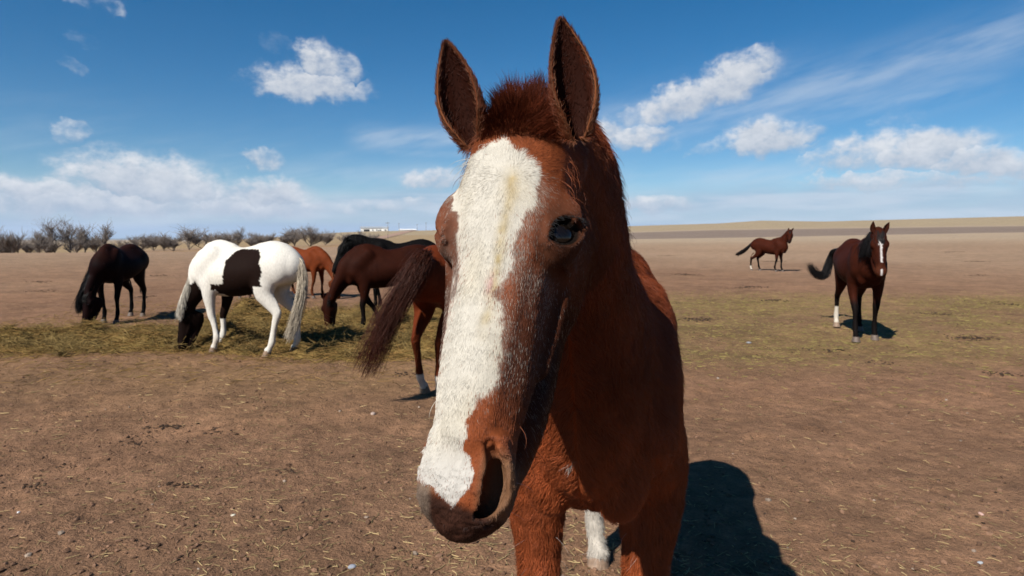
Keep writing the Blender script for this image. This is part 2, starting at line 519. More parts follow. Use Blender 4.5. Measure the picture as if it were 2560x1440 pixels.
def coat_mat(name, hair=False, rough=.65, spec=.03, scale=70.0, sheen=0.0):
    m, nt, b = new_mat(name)
    at_ = node(nt, 'ShaderNodeAttribute', attribute_name='coat')
    b.inputs['Roughness'].default_value = rough
    b.inputs['Specular IOR Level'].default_value = spec
    src = at_.outputs['Color']
    if hair:
        hi = node(nt, 'ShaderNodeHairInfo')
        mp = node(nt, 'ShaderNodeMapRange'); mp.inputs['To Min'].default_value = .78; mp.inputs['To Max'].default_value = 1.18
        nt.links.new(hi.outputs['Random'], mp.inputs['Value'])
        mu = node(nt, 'ShaderNodeVectorMath', operation='SCALE')
        nt.links.new(src, mu.inputs[0]); nt.links.new(mp.outputs['Result'], mu.inputs['Scale'])
        src = mu.outputs['Vector']
    else:
        tc = node(nt, 'ShaderNodeTexCoord'); mpn = node(nt, 'ShaderNodeMapping'); mpn.inputs['Scale'].default_value = (1, 1, .35)
        nz = node(nt, 'ShaderNodeTexNoise'); nz.inputs['Scale'].default_value = scale; nz.inputs['Detail'].default_value = 4
        nt.links.new(tc.outputs['Object'], mpn.inputs['Vector']); nt.links.new(mpn.outputs['Vector'], nz.inputs['Vector'])
        mp = node(nt, 'ShaderNodeMapRange'); mp.inputs['To Min'].default_value = .7; mp.inputs['To Max'].default_value = 1.3
        nt.links.new(nz.outputs['Fac'], mp.inputs['Value'])
        mu = node(nt, 'ShaderNodeVectorMath', operation='SCALE')
        nt.links.new(src, mu.inputs[0]); nt.links.new(mp.outputs['Result'], mu.inputs['Scale'])
        src = mu.outputs['Vector']
        bp = node(nt, 'ShaderNodeBump'); bp.inputs['Strength'].default_value = .35; bp.inputs['Distance'].default_value = .006
        nt.links.new(nz.outputs['Fac'], bp.inputs['Height']); nt.links.new(bp.outputs['Normal'], b.inputs['Normal'])
    nt.links.new(src, b.inputs['Base Color'])
    return m

M_COAT = coat_mat('coat')
M_FUR = coat_mat('fur', True, .5, .18)
M_MANE = coat_mat('mane_hair', True, .45, .10)
M_EYE = plain('eye', (.006, .004, .003), .05, .35)
M_HOOF = plain('hoof_horn', (.09, .065, .05), .6, .3, .3, 60, .3)
M_HOOF_PALE = plain('hoof_horn_pale', (.18, .12, .08), .6, .3, .3, 60, .3)
# ------------------------------------------------------------------ horse anatomy
# head frame: s along the face from poll to lips, w to the horse's left, d out of the face
EYE = (.198, .0750, -.0520, .0270)
EYE_N = unit([0, .65, .76]); EYE_A = unit([.62, -.60, .513]); EYE_V = np.cross(EYE_A, EYE_N)
EYE_OFF = (unit([.05, .93, .36]), unit([.75, -.28, .60]))
def eye_arc(u, R, th, w=1):
    """points on the lids: u from the outer (-1) to the inner corner (1)"""
    t = math.radians(th) * (1 - u * u)
    n, a = (EYE_N, EYE_A) if w > 0 else EYE_OFF
    v = unit(np.cross(a, n))
    return np.array(EYE[:3]) + R * (n * math.cos(t) * math.sqrt(1 - .42 * u * u) + v * math.sin(t)) + a * .0365 * u
def eye_ops(f, w, frame, sc):
    def arc(R, th, r0, r1):
        rows = []
        for u in np.linspace(-1, 1, 7):
            p = eye_arc(u, R, th, w); r = r0 + (r1 - r0) * u * u
            rows.append((p[0], w * p[1], p[2], r, r))
        return Loft(rows, (0, 1, 0), 19, frame, sc)
    f.add(Ball((EYE[0], w * EYE[1], EYE[2]), (.038, .034, .031), None, frame, sc), .02)
    f.add(arc(.0365, 64, .0065, .004), .007)       # fold above
    f.add(arc(.0325, -64, .0055, .004), .009)      # fold below
    q = 1.0 if w > 0 else .35
    f.sub(arc(.0345, 24 * q, .0095 * q, .002), .002)
    f.sub(arc(.0345, 4, .0100 * q, .002), .002)
    f.sub(arc(.0345, -16 * q, .0095 * q, .002), .002)
    f.add(arc(.0340, 45 * q, .0056, .0034), .003)      # upper lid
    f.add(arc(.0320, -37 * q, .0038, .0030), .003)     # lower lid

def head_ops(f, frame, sc=1.0, detail=True):
    L = lambda rows, n=None: Loft(rows, (0, 1, 0), n, frame, sc)
    B = lambda c, r, M=None: Ball(c, r, M, frame, sc)
    f.add(L([(-.03, 0, -.105, .066, .060), (.03, 0, -.088, .090, .076), (.10, 0, -.080, .098, .084), (.18, 0, -.080, .105, .086),
             (.25, 0, -.086, .092, .082), (.32, 0, -.088, .085, .076), (.39, 0, -.086, .076, .068), (.46, 0, -.082, .066, .060),
             (.52, 0, -.080, .056, .055), (.57, 0, -.084, .053, .053), (.600, 0, -.094, .046, .046)]), .05)
    f.add(B((.12, 0, -.035), (.13, .070, .040)), .04)                     # forehead
    f.add(L([(.10, 0, -.020, .044, .02), (.27, 0, -.020, .042, .018), (.41, 0, -.026, .034, .016), (.51, 0, -.034, .026, .014)]), .03)  # nasal bone
    for w in (1, -1):
        f.add(L([(.12, w * .084, -.220, .022, .050), (.22, w * .074, -.236, .022, .048), (.32, w * .064, -.222, .020, .042),
                 (.42, w * .060, -.202, .020, .036), (.50, w * .050, -.182, .019, .032), (.56, w * .036, -.166, .016, .024)]), .035)                 # mandible
        f.add(B((.18, w * .078, -.180), (.110, .032, .080)), .035)         # cheek muscle
        f.add(L([(.235, w * .092, -.102, .014, .016), (.31, w * .087, -.107, .013, .014), (.39, w * .075, -.106, .010, .011)]), .024)  # facial crest
        f.add(B((.192, w * .083, -.058), (.052, .026, .034)), .03)         # orbit
        f.add(L([(.140, w * .086, -.050, .012, .012), (.168, w * .098, -.039, .012, .012), (.198, w * .098, -.040, .012, .012), (.228, w * .088, -.058, .009, .009)]), .02)  # brow
        f.sub(B((.09, w * .104, -.058), (.034, .012, .024)), .03)          # hollow above the eye
        f.sub(B((.315, w * .096, -.070), (.060, .013, .022)), .04)         # flat in front of the eye
        f.add(B((.555, w * .036, -.070), (.060, .027, .036)), .022)        # nostril wing
        f.add(L([(.518, w * .042, -.040 + min(w, 0) * .016, .011, .011), (.545, w * .057 + min(w, 0) * -.004, -.048 + min(w, 0) * .016, .011, .012), (.574, w * .061 + min(w, 0) * -.004, -.066 + min(w, 0) * .010, .011, .013), (.602, w * .050, -.088, .012, .013), (.616, w * .030, -.094, .010, .010)]), .014)
    f.add(B((.580, .003, -.090), (.036, .046, .046)), .03)                    # upper lip
    f.add(B((.598, .004, -.088), (.022, .038, .032)), .02)
    f.add(B((.572, .008, -.152), (.044, .038, .030)), .025)                   # chin
    f.add(B((.606, .009, -.120), (.021, .036, .030)), .007)                   # lower lip
    f.add(B((.36, 0, -.175), (.17, .04, .035)), .05)                       # skin between the jaws
    if detail:
        for w in (1, -1):
            q, e, z = (1.30, 0.0, 0.0) if w > 0 else (.7, .010, -.024)
            f.sub(L([(.520, w * (.035 + e), -.031 + z, .005 * q, .009 * q), (.544, w * (.045 + e), -.038 + z, .008 * q, .014 * q), (.570, w * (.047 + e), -.052 + z, .011 * q, .018 * q), (.594, w * (.032 + e), -.066 + z, .012 * q, .017 * q), (.604, w * (.018 + e), -.070 + z, .009 * q, .012 * q)]), .006)   # nostril opening
            f.sub(B((.568, w * .038, -.062 + z), (.028 * q, .014 * q, .018 * q)), .008)
            eye_ops(f, w, frame, sc)
        f.sub(L([(.598, -.044, -.082, .0035, .0035), (.611, -.018, -.068, .0035, .0035), (.616, .008, -.066, .0035, .0035), (.608, .036, -.078, .0035, .0035)]), .004)     # lips
        for w in (1, -1):
            f.sub(L([(.612, w * .040, -.104, .005, .003), (.590, w * .052, -.116, .005, .004), (.545, w * .054, -.122, .004, .003)]), .008)     # corners of the mouth

FORE = [(.52, .12, 1.10, .09, .13), (.45, .160, .90, .085, .120), (.45, .165, .75, .070, .090), (.46, .158, .60, .052, .062), (.475, .152, .495, .047, .052),
        (.468, .150, .415, .036, .042), (.455, .150, .30, .030, .036), (.455, .150, .195, .038, .045), (.485, .150, .115, .033, .036), (.505, .150, .075, .042, .046)]
HIND = [(-.48, .11, 1.14, .15, .23), (-.42, .145, .97, .120, .19), (-.42, .155, .83, .095, .145), (-.52, .155, .70, .066, .095), (-.63, .150, .60, .046, .066), (-.69, .145, .545, .044, .058),
        (-.685, .145, .46, .036, .046), (-.67, .145, .32, .032, .038), (-.66, .145, .19, .039, .046), (-.63, .145, .115, .034, .037), (-.605, .145, .075, .043, .048)]

def leg_rows(base, side, dx=(), dz=(), dy=0.0, wide=1.0):
    """dx, dz: shifts of the joints from the elbow or stifle downwards, interpolated along the leg"""
    rows = np.array(base, float)
    rows[:, 1] = (rows[:, 1] * wide) * side
    t = np.linspace(0, 1, len(rows))
    if len(dx):
        rows[:, 0] += np.interp(t, np.linspace(0, 1, len(dx)), dx)
    if len(dz):
        rows[:, 2] += np.interp(t, np.linspace(0, 1, len(dz)), dz)
    rows[:, 1] += np.interp(t, [0, .3, 1], [0, 0, dy])
    return rows

def trunk_rows(fat=1.0):
    r = np.array([(-.80, 0, 1.14, .08, .12), (-.72, 0, 1.15, .18, .21), (-.52, 0, 1.16, .245, .25), (-.28, 0, 1.09, .265, .25), (0, 0, 1.04, .285, .275),
                  (.24, 0, 1.02, .270, .275), (.43, 0, 1.03, .225, .275), (.58, 0, 1.07, .195, .25), (.70, 0, 1.07, .15, .19)], float)
    r[:, 3] *= fat
    return r

def look(e_l, up=(0, 0, 1), roll=0.0):
    """rows e_l, e_w, e_d of a head frame from a facing direction (local axes)"""
    e_l = unit(e_l)
    e_w = unit(np.cross(up, e_l))
    e_d = np.cross(e_l, e_w)
    if roll:
        c, s = math.cos(roll), math.sin(roll)
        e_w, e_d = c * e_w + s * e_d, -s * e_w + c * e_d
    return np.array([e_l, e_w, e_d])

def horse_field(neck, O, M, legs, head_scale=1.0, fat=1.0, detail=True, trunk=None, chest=True):
    """neck: rows x y z half-width half-height from chest to behind the poll; O, M: head frame; legs: 4 row lists"""
    f = Field()
    tr = trunk_rows(fat) if trunk is None else trunk
    f.add(Loft(tr, (0, 1, 0)), .05)
    f.add(Loft([(-.60, 0, 1.26, .14, .17), (-.30, 0, 1.26, .15, .185), (0, 0, 1.205, .15, .19), (.25, 0, 1.235, .145, .205), (.42, 0, 1.26, .12, .21), (.58, 0, 1.20, .11, .20)], (0, 1, 0)), .12)   # back
    f.add(Loft([(.18, 0, 1.40, .03, .04), (.38, 0, 1.43, .04, .065), (.56, 0, 1.40, .04, .05)], (0, 1, 0)), .08)     # withers
    f.add(Loft([(-.30, 0, 1.38, .08, .06), (-.50, 0, 1.40, .11, .08), (-.70, 0, 1.30, .07, .07)], (0, 1, 0)), .08)   # croup
    nk = np.asarray(neck, float)
    t = np.linspace(0, 1, len(nk))[:, None]
    lat = np.array([0, 1.0, 0]) * (1 - t) + M[1] * t
    f.add(Loft(nk, lat, 4 * len(nk)), .09)
    for w in (1, -1):
        f.add(Loft([(.36, w * .13, 1.32, .07, .10), (.52, w * .15, 1.16, .085, .12), (.62, w * .145, 1.02, .075, .09)], (0, 1, 0)), .06)   # shoulder
        f.add(Loft([(.60, w * .13, 1.02, .075, .085), (.50, w * .155, .93, .075, .10)], (0, 1, 0)), .05)                               # upper arm
        if chest:
            f.add(Ball((.668, w * .086, .955), (.085, .078, .145)), .022)                                                              # pectorals
        f.add(Ball((-.60, w * .13, 1.12), (.17, .12, .20)), .06)                                                                     # haunch
    for k, rows in enumerate(legs):
        f.add(Loft(rows, (0, 1, 0), 28), .035)
        s = np.sign(rows[4][1])
        if k >= 2:
            h = rows[5][:3]
            f.add(Loft([(h[0] - .045, h[1], h[2] + .035, .018, .020), (h[0] + .01, h[1], h[2] + .16, .018, .020), (h[0] + .10, h[1], h[2] + .26, .02, .03)], (0, 1, 0)), .02)  # heel tendon
    head_ops(f, (O, M), head_scale, detail)
    return f

def hoof_mesh(c, yaw=0.0, s=1.0, lift=0.0, tip=0.0):
    """a hoof: a slanting truncated cone flattened at the heel; c = coronet centre"""
    n = 18
    V = []
    prof = [(0.0, .047, 0.0), (-.010, .049, .003), (-.040, .056, .012), (-c[2] + lift + .006, .064, .020), (-c[2] + lift + .001, .062, .020)]
    for z, r, fx in prof:
        for i in range(n):
            a = 2 * math.pi * i / n
            x, y = math.cos(a) * r * (1.0 if math.cos(a) > 0 else .82), math.sin(a) * r * .92
            x += fx
            zz = z
            if tip:
                zz += tip * (x) * (z / -.075)
            V.append((c[0] + (x * math.cos(yaw) - y * math.sin(yaw)) * s, c[1] + (x * math.sin(yaw) + y * math.cos(yaw)) * s, c[2] + zz))
    Fc = [(i + k * n, i + (k + 1) * n, (i + 1) % n + (k + 1) * n, (i + 1) % n + k * n) for k in range(len(prof) - 1) for i in range(n)]
    Fc.append(tuple(range(n)))
    Fc.append(tuple(reversed(range((len(prof) - 1) * n, len(prof) * n))))
    return V, Fc

def ear_mesh(base, up, front, length=.17, width=.052, curl=.25, bend=.18, nt=20, na=17, thick=.0035):
    """a cupped leaf: base point, direction of the tip, direction the cup opens to"""
    up = unit(up); front = unit(np.asarray(front, float) - (np.asarray(front, float) @ up) * up); side = np.cross(up, front)
    pts = np.zeros((2, nt, na, 3))
    for i in range(nt):
        t = i / (nt - 1)
        w = width * (0.60 + 1.15 * t - 0.30 * t * t if t < .38 else 0) if False else 0
        prof = np.interp(t, [0, .12, .3, .45, .6, .75, .88, .96, 1], [.62, .80, .98, 1.0, .90, .68, .40, .18, .03])
        half = math.radians(np.interp(t, [0, .15, .4, .7, 1], [172, 150, 118, 92, 70]))
        R = width * prof / max(math.sin(min(half, math.pi / 2)), .2)
        for j in range(na):
            v = -1 + 2 * j / (na - 1)
            a = v * half
            inner = np.asarray(base) + up * (length * t) + side * (curl * length * (t - t * t) * -.5) + side * (bend * length * t ** 2.2) + front * (.03 * length * math.sin(math.pi * t))
            lip = up * (-.10 * length * (abs(v) ** 2) * (1 - t) * (t > .0))
            for s_, dr in ((0, 0.0), (1, thick * (1 - .6 * t))):
                r = max(R - dr, .0004)
                pts[s_, i, j] = inner + front * (-math.cos(a) * r * .85 + R * .30) + side * (math.sin(a) * r) + lip
    V = pts.reshape(-1, 3)
    id_ = lambda s_, i, j: s_ * nt * na + i * na + j
    Fc = []
    for i in range(nt - 1):
        for j in range(na - 1):
            Fc.append((id_(0, i, j), id_(0, i, j + 1), id_(0, i + 1, j + 1), id_(0, i + 1, j)))
            Fc.append((id_(1, i, j), id_(1, i + 1, j), id_(1, i + 1, j + 1), id_(1, i, j + 1)))
        Fc.append((id_(0, i, 0), id_(0, i + 1, 0), id_(1, i + 1, 0), id_(1, i, 0)))
        Fc.append((id_(0, i, na - 1), id_(1, i, na - 1), id_(1, i + 1, na - 1), id_(0, i + 1, na - 1)))
    for j in range(na - 1):
        Fc.append((id_(0, nt - 1, j), id_(0, nt - 1, j + 1), id_(1, nt - 1, j + 1), id_(1, nt - 1, j)))
    return V, Fc, pts

def ball_mesh(c, r, nu=24, nv=14):
    V = [(c[0], c[1], c[2] + r)]
    for i in range(1, nv):
        for j in range(nu):
            a, b = math.pi * i / nv, 2 * math.pi * j / nu
            V.append((c[0] + r * math.sin(a) * math.cos(b), c[1] + r * math.sin(a) * math.sin(b), c[2] + r * math.cos(a)))
    V.append((c[0], c[1], c[2] - r))
    Fc = [(0, 1 + j, 1 + (j + 1) % nu) for j in range(nu)]
    for i in range(nv - 2):
        for j in range(nu):
            a, b = 1 + i * nu + j, 1 + i * nu + (j + 1) % nu
            Fc.append((a, a + nu, b + nu, b))
    e = len(V) - 1
    Fc += [(e, e - nu + (j + 1) % nu, e - nu + j) for j in range(nu)]
    return V, Fc
# ------------------------------------------------------------------ the horse in front of the camera
MAIN_YAW = math.atan2(-.975, -.22)
MAIN_LOC = np.array([.335, 2.225, -0.03])
_c, _s = math.cos(MAIN_YAW), math.sin(MAIN_YAW)
MAIN_R = np.array([[_c, _s, 0], [-_s, _c, 0], [0, 0, 1.0]])        # rows: local axes in world
def main_local(p): return MAIN_R @ (np.asarray(p) - MAIN_LOC)
def main_world(P): return np.asarray(P) @ MAIN_R + MAIN_LOC
HP = at(1304, 280, 1.02); HN = at(1116, 1252, .79)
h_l = unit(HN - HP)
h_w = np.array([.972, -.230, -.06]); h_w = unit(h_w - (h_w @ h_l) * h_l)
h_d = np.cross(h_l, h_w)
H_SC = np.linalg.norm(HN - HP) / .600
HM = np.array([h_l, h_w, h_d]) @ MAIN_R.T
HO = main_local(HP)
def head_pt(s, w, d): return HO + (np.array([s, w, d]) * H_SC) @ HM
np1 = head_pt(.035, 0, -.115); np2 = head_pt(.0, 0, -.20) + np.array([0, .03, 0])
neck = [(.44, 0, 1.13, .18, .31), (.66, 0, 1.26, .155, .26), tuple(.55 * np.array([.66, 0, 1.26]) + .45 * np2) + (.125, .20), tuple(np2 + np.array([-.04, 0, -.01])) + (.112, .150), tuple(np1) + (.084, .095)]
legs = [leg_rows(FORE, 1), leg_rows(FORE, -1), leg_rows(HIND, 1, dx=(0, .05, .08, .1)), leg_rows(HIND, -1, dx=(0, 0, .03, .05), dy=.085)]
for _l in legs[:2]:
    _l[:5, 3] *= 1.22
MF = horse_field(neck, HO, HM, legs, H_SC, .88)

def head_coords(P): return ((P - HO) @ HM.T) / H_SC
def main_mesh(h=.013, levels=3):
    V, Fq = surface_net(MF, h)
    for lv in range(levels):
        F0 = Fq if isinstance(Fq, list) else Fq.tolist()
        c = np.array([V[f_].mean(0) for f_ in F0])
        hc = head_coords(c)
        m = (hc[:, 0] > -.02 + .03 * lv) & (hc[:, 0] < .7) & (np.abs(hc[:, 1]) < .16) & (hc[:, 2] > -.30) & (hc[:, 2] < .08)
        if lv == 2:
            m &= (((hc[:, 0] > .515) & (hc[:, 2] > -.135)) | ((hc[:, 0] > .14) & (hc[:, 0] < .25) & (hc[:, 1] > .06) & (hc[:, 2] > -.10)))
        if lv == 1:
            m &= ((hc[:, 0] > .48) | ((hc[:, 0] > .13) & (hc[:, 0] < .25) & (np.abs(hc[:, 1]) > .07) & (hc[:, 2] > -.11)))
        V, Fq = refine(MF, V, Fq, m, h / 2 ** (lv + 1))
        V = project_on(MF, V, h / 2 ** (lv + 1))
    return V, Fq

def ear_spec(base_px, tip_px, d0, d1, front, **kw):
    b = main_local(at(*base_px, d0)); t = main_local(at(*tip_px, d1))
    return ear_mesh(b, t - b, MAIN_R @ np.asarray(front, float), length=np.linalg.norm(t - b), **kw)
EARS = [ear_spec((1196, 362), (1112, 98), 1.07, 1.06, (-.35, -1, .1), width=.038, bend=0.0, curl=.1),
        ear_spec((1436, 350), (1406, 40), 1.00, .99, (.05, -1, .1), width=.0365, bend=-.02, curl=-.2)]
rng = np.random.default_rng(7)
BLAZE_L = ([.060, .079, .138, .20, .25, .306, .34, .40, .44, .49, .53, .558, .60], [-.022, -.072, -.086, -.074, -.060, -.052, -.060, -.068, -.071, -.064, -.054, -.075, -.078])
BLAZE_R = ([.060, .101, .150, .206, .255, .307, .354, .398, .436, .483, .521, .547, .570, .585, .605], [-.018, .036, .054, .038, .030, .011, .020, .031, .031, .013, .002, .018, .023, .016, -.006])
CHEST = np.array([.122, .0265, .0075]); WHITE = np.array([.435, .405, .345]); LIP = np.array([.034, .014, .009]); TAN = np.array([.125, .070, .038])

def coat_color(L, rnd, hairs=True):
    """coat colour of the front horse at local points; rnd: random numbers, one for each hair"""
    n = len(L)
    h = head_coords(L); s, w, d = h.T
    head = (s > -.06) & (s < .68) & (np.abs(w) < .17) & (d > -.31)
    big = fbm(L * 9, 2, 5); fine = vnoise(L * 70, 9)
    col = CHEST * (1 + .35 * big[:, None]) * (1 + .12 * fine[:, None])
    # ordinary body: mahogany low down, white hind socks, a white fleck on the chest
    body = ~head
    z = L[:, 2]
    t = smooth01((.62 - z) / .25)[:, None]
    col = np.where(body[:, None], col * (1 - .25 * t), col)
    front = body * smooth01((L[:, 0] - .38) / .2) * smooth01((1.25 - z) / .25)
    lock = vnoise(L * np.array([60, 60, 14]), 15)
    col = col * (1 + front[:, None] * (np.array([.75, .95, 1.2]) + .45 * lock[:, None]))  # sunlit brightness painted into the front chest colour, streaked lock by lock
    col = np.where(body[:, None], col * 1.12, col)
    sock = body & (L[:, 0] < -.35) & (z < .40 + .05 * big)
    col[sock] = (.42, .38, .325)
    fleck = body & (np.hypot((L[:, 1] + FLECK[1]) * 1.6, L[:, 2] - FLECK[2]) < .009 + .006 * fine) & (L[:, 0] > .5)
    col[fleck] = (.36, .32, .28)
    # head
    e1 = .011 * fbm(L * 60, 2, 11) + .013 * vnoise(L * 20, 12)
    wl = np.interp(s, *BLAZE_L); wr = np.interp(s, *BLAZE_R)
    inside = np.minimum(w - wl, wr - w) + e1
    smax = np.interp(w, [-.08, -.06, -.038, -.003, .02], [.572, .574, .580, .604, .585]) + .5 * e1
    inside = np.minimum(inside, (smax - s) * .8)
    inside = np.where((s < .058), -.05, inside)
    col = np.where(head[:, None], col * np.array([1.45, 1.75, 2.1]), col)
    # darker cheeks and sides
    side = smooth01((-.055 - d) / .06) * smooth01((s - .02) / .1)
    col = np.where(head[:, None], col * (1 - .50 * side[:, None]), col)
    mask = head * smooth01((np.abs(w) - .022) / .03) * smooth01((s - .22) / .07) * smooth01((.50 - s) / .07)
    col = col * (1 - mask[:, None] * np.array([.52, .48, .40]))
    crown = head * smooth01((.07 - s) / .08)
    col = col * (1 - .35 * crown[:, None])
    # roan hairs beside the blaze
    roan = np.exp(-np.clip(-inside, 0, 1) / .017) * .85 * smooth01((s - .10) / .06) * smooth01((.50 - s) / .12)
    patch = np.exp(-(((s - .255) / .075) ** 2 + ((w - .055) / .030) ** 2)) * .50 + np.exp(-(((s - .27) / .09) ** 2 + ((w + .082) / .030) ** 2)) * .75
    patch = patch * np.clip(.75 + .9 * fbm(L * 30, 2, 21), .1, 1.4)
    low = smooth01((d + .135) / -.05) * smooth01((s - .36) / .1) * .10
    p = np.where(head, np.maximum(np.maximum(roan, patch), low), 0)
    greyish = (WHITE * np.array([.62, .54, .52]))
    if hairs:
        m = (rnd < p) & head; col[m] = greyish * (.8 + .4 * rnd[m] / np.maximum(p[m], 1e-3))[:, None] * .9
    else:
        col = col * (1 - .7 * p[:, None]) + greyish * .55 * (.7 * p[:, None])
    # around the eye
    ed = np.sqrt(((s - EYE[0]) / 1.25) ** 2 + (np.abs(w) - EYE[1]) ** 2 + (d - EYE[2]) ** 2)
    t = (smooth01((.072 - ed) / .034) * head * np.where(w > 0, 1.0, .30))[:, None]
    col = col * (1 - .85 * t) + np.array([.034, .014, .008]) * .85 * t
    t = (smooth01((.043 - ed) / .008) * head * np.where(w > 0, 1.0, .55))[:, None]
    col = col * (1 - t) + np.array([.006, .004, .003]) * t
    # muzzle: tan nostril wings, dark lips
    t = (head * smooth01((s - .512) / .03) * smooth01((np.abs(w) - .020) / .02))[:, None]
    col = col * (1 - .85 * t) + TAN * .85 * t
    t = (head * smooth01((s - np.interp(w, [-.07, 0, .06], [.578, .592, .606])) / .012))[:, None]
    col = col * (1 - t) + LIP * (1 + .6 * fine[:, None]) * t
    t = (head * smooth01((-.118 - d) / .02) * smooth01((s - .50) / .05))[:, None]
    col = col * (1 - .7 * t) + np.array([.10, .06, .045]) * .7 * t
    t = (head * smooth01((s - .572) / .01) * smooth01((-.030 - w) / .012))[:, None]
    col = col * (1 - .7 * t) + np.array([.16, .12, .09]) * .7 * t
    # the white
    m = head & (inside > 0)
    f2 = fbm(L * np.array([22, 22, 8]), 2, 31)
    cream = WHITE * (1 - .10 * np.clip(f2, 0, 1)[:, None] * np.array([.6, 1.0, 1.9]))
    stain = np.exp(-((w - np.interp(s, [.10, .15, .30, .36], [.005, .012, .008, .004])) / .008) ** 2) * smooth01((s - .11) / .03) * smooth01((.40 - s) / .05)
    cream = cream * (1 - stain[:, None] * np.clip(.65 + .9 * fbm(L * 70, 2, 33), 0, 1)[:, None] * np.array([.25, .38, .65]))
    nose = smooth01((s - .49) / .09)[:, None]
    cream = cream * (1 - nose) + np.array([.42, .395, .355]) * nose
    scar = np.exp(-(((s - .302) / .014) ** 2 + ((w - .002) / .0045) ** 2))
    cream = cream * (1 - .8 * scar[:, None]) + np.array([.38, .22, .22]) * .8 * scar[:, None]
    col[m] = cream[m]
    if hairs:
        edge = m & (rnd > 1 - .55 * np.exp(-inside / .006))
        col[edge] = CHEST * np.array([1.3, 1.6, 1.9])
    return np.clip(col, .003, .9)

FLECK = main_local(at(1432, 1150, 1.50))
FLECK[1] = -FLECK[1]

def tri_sample(V, Fc, dens, n, rng):
    T = []
    for f_ in Fc:
        for k in range(1, len(f_) - 1):
            T.append((f_[0], f_[k], f_[k + 1]))
    T = np.array(T)
    A = .5 * np.linalg.norm(np.cross(V[T[:, 1]] - V[T[:, 0]], V[T[:, 2]] - V[T[:, 0]]), axis=1)
    wgt = A * dens[T].mean(1)
    tot = wgt.sum()
    pick = rng.choice(len(T), n, p=wgt / tot)
    u, v = rng.random(n), rng.random(n); sw = u + v > 1; u[sw] = 1 - u[sw]; v[sw] = 1 - v[sw]
    B = np.stack([1 - u - v, u, v], 1)
    return T[pick], B, tot

def strands(P, N, flow, length, k, lift, curl, rng, droop=None, sway=.14):
    """short hairs: root, normal, tangent flow, length (n,)"""
    flow = flow - (flow * N).sum(1)[:, None] * N
    flow = flow / (np.linalg.norm(flow, axis=1)[:, None] + 1e-9)
    side = np.cross(N, flow)
    a = (rng.normal(0, 1, len(P)) * curl)[:, None]
    flow = flow * np.cos(a) + side * np.sin(a)
    lf = (lift * (1 + .4 * rng.normal(size=len(P))))[:, None]
    out = np.zeros((len(P), k, 3))
    bend = (rng.normal(0, 1, len(P)) * sway)[:, None]
    for i in range(k):
        t = i / (k - 1)
        out[:, i] = P - N * .0004 + length[:, None] * (flow * t * .92 + N * (lf * (1.5 * t - .9 * t * t)) + side * bend * t * t)
        if droop is not None:
            out[:, i, 2] -= droop * length * t * t
    return out

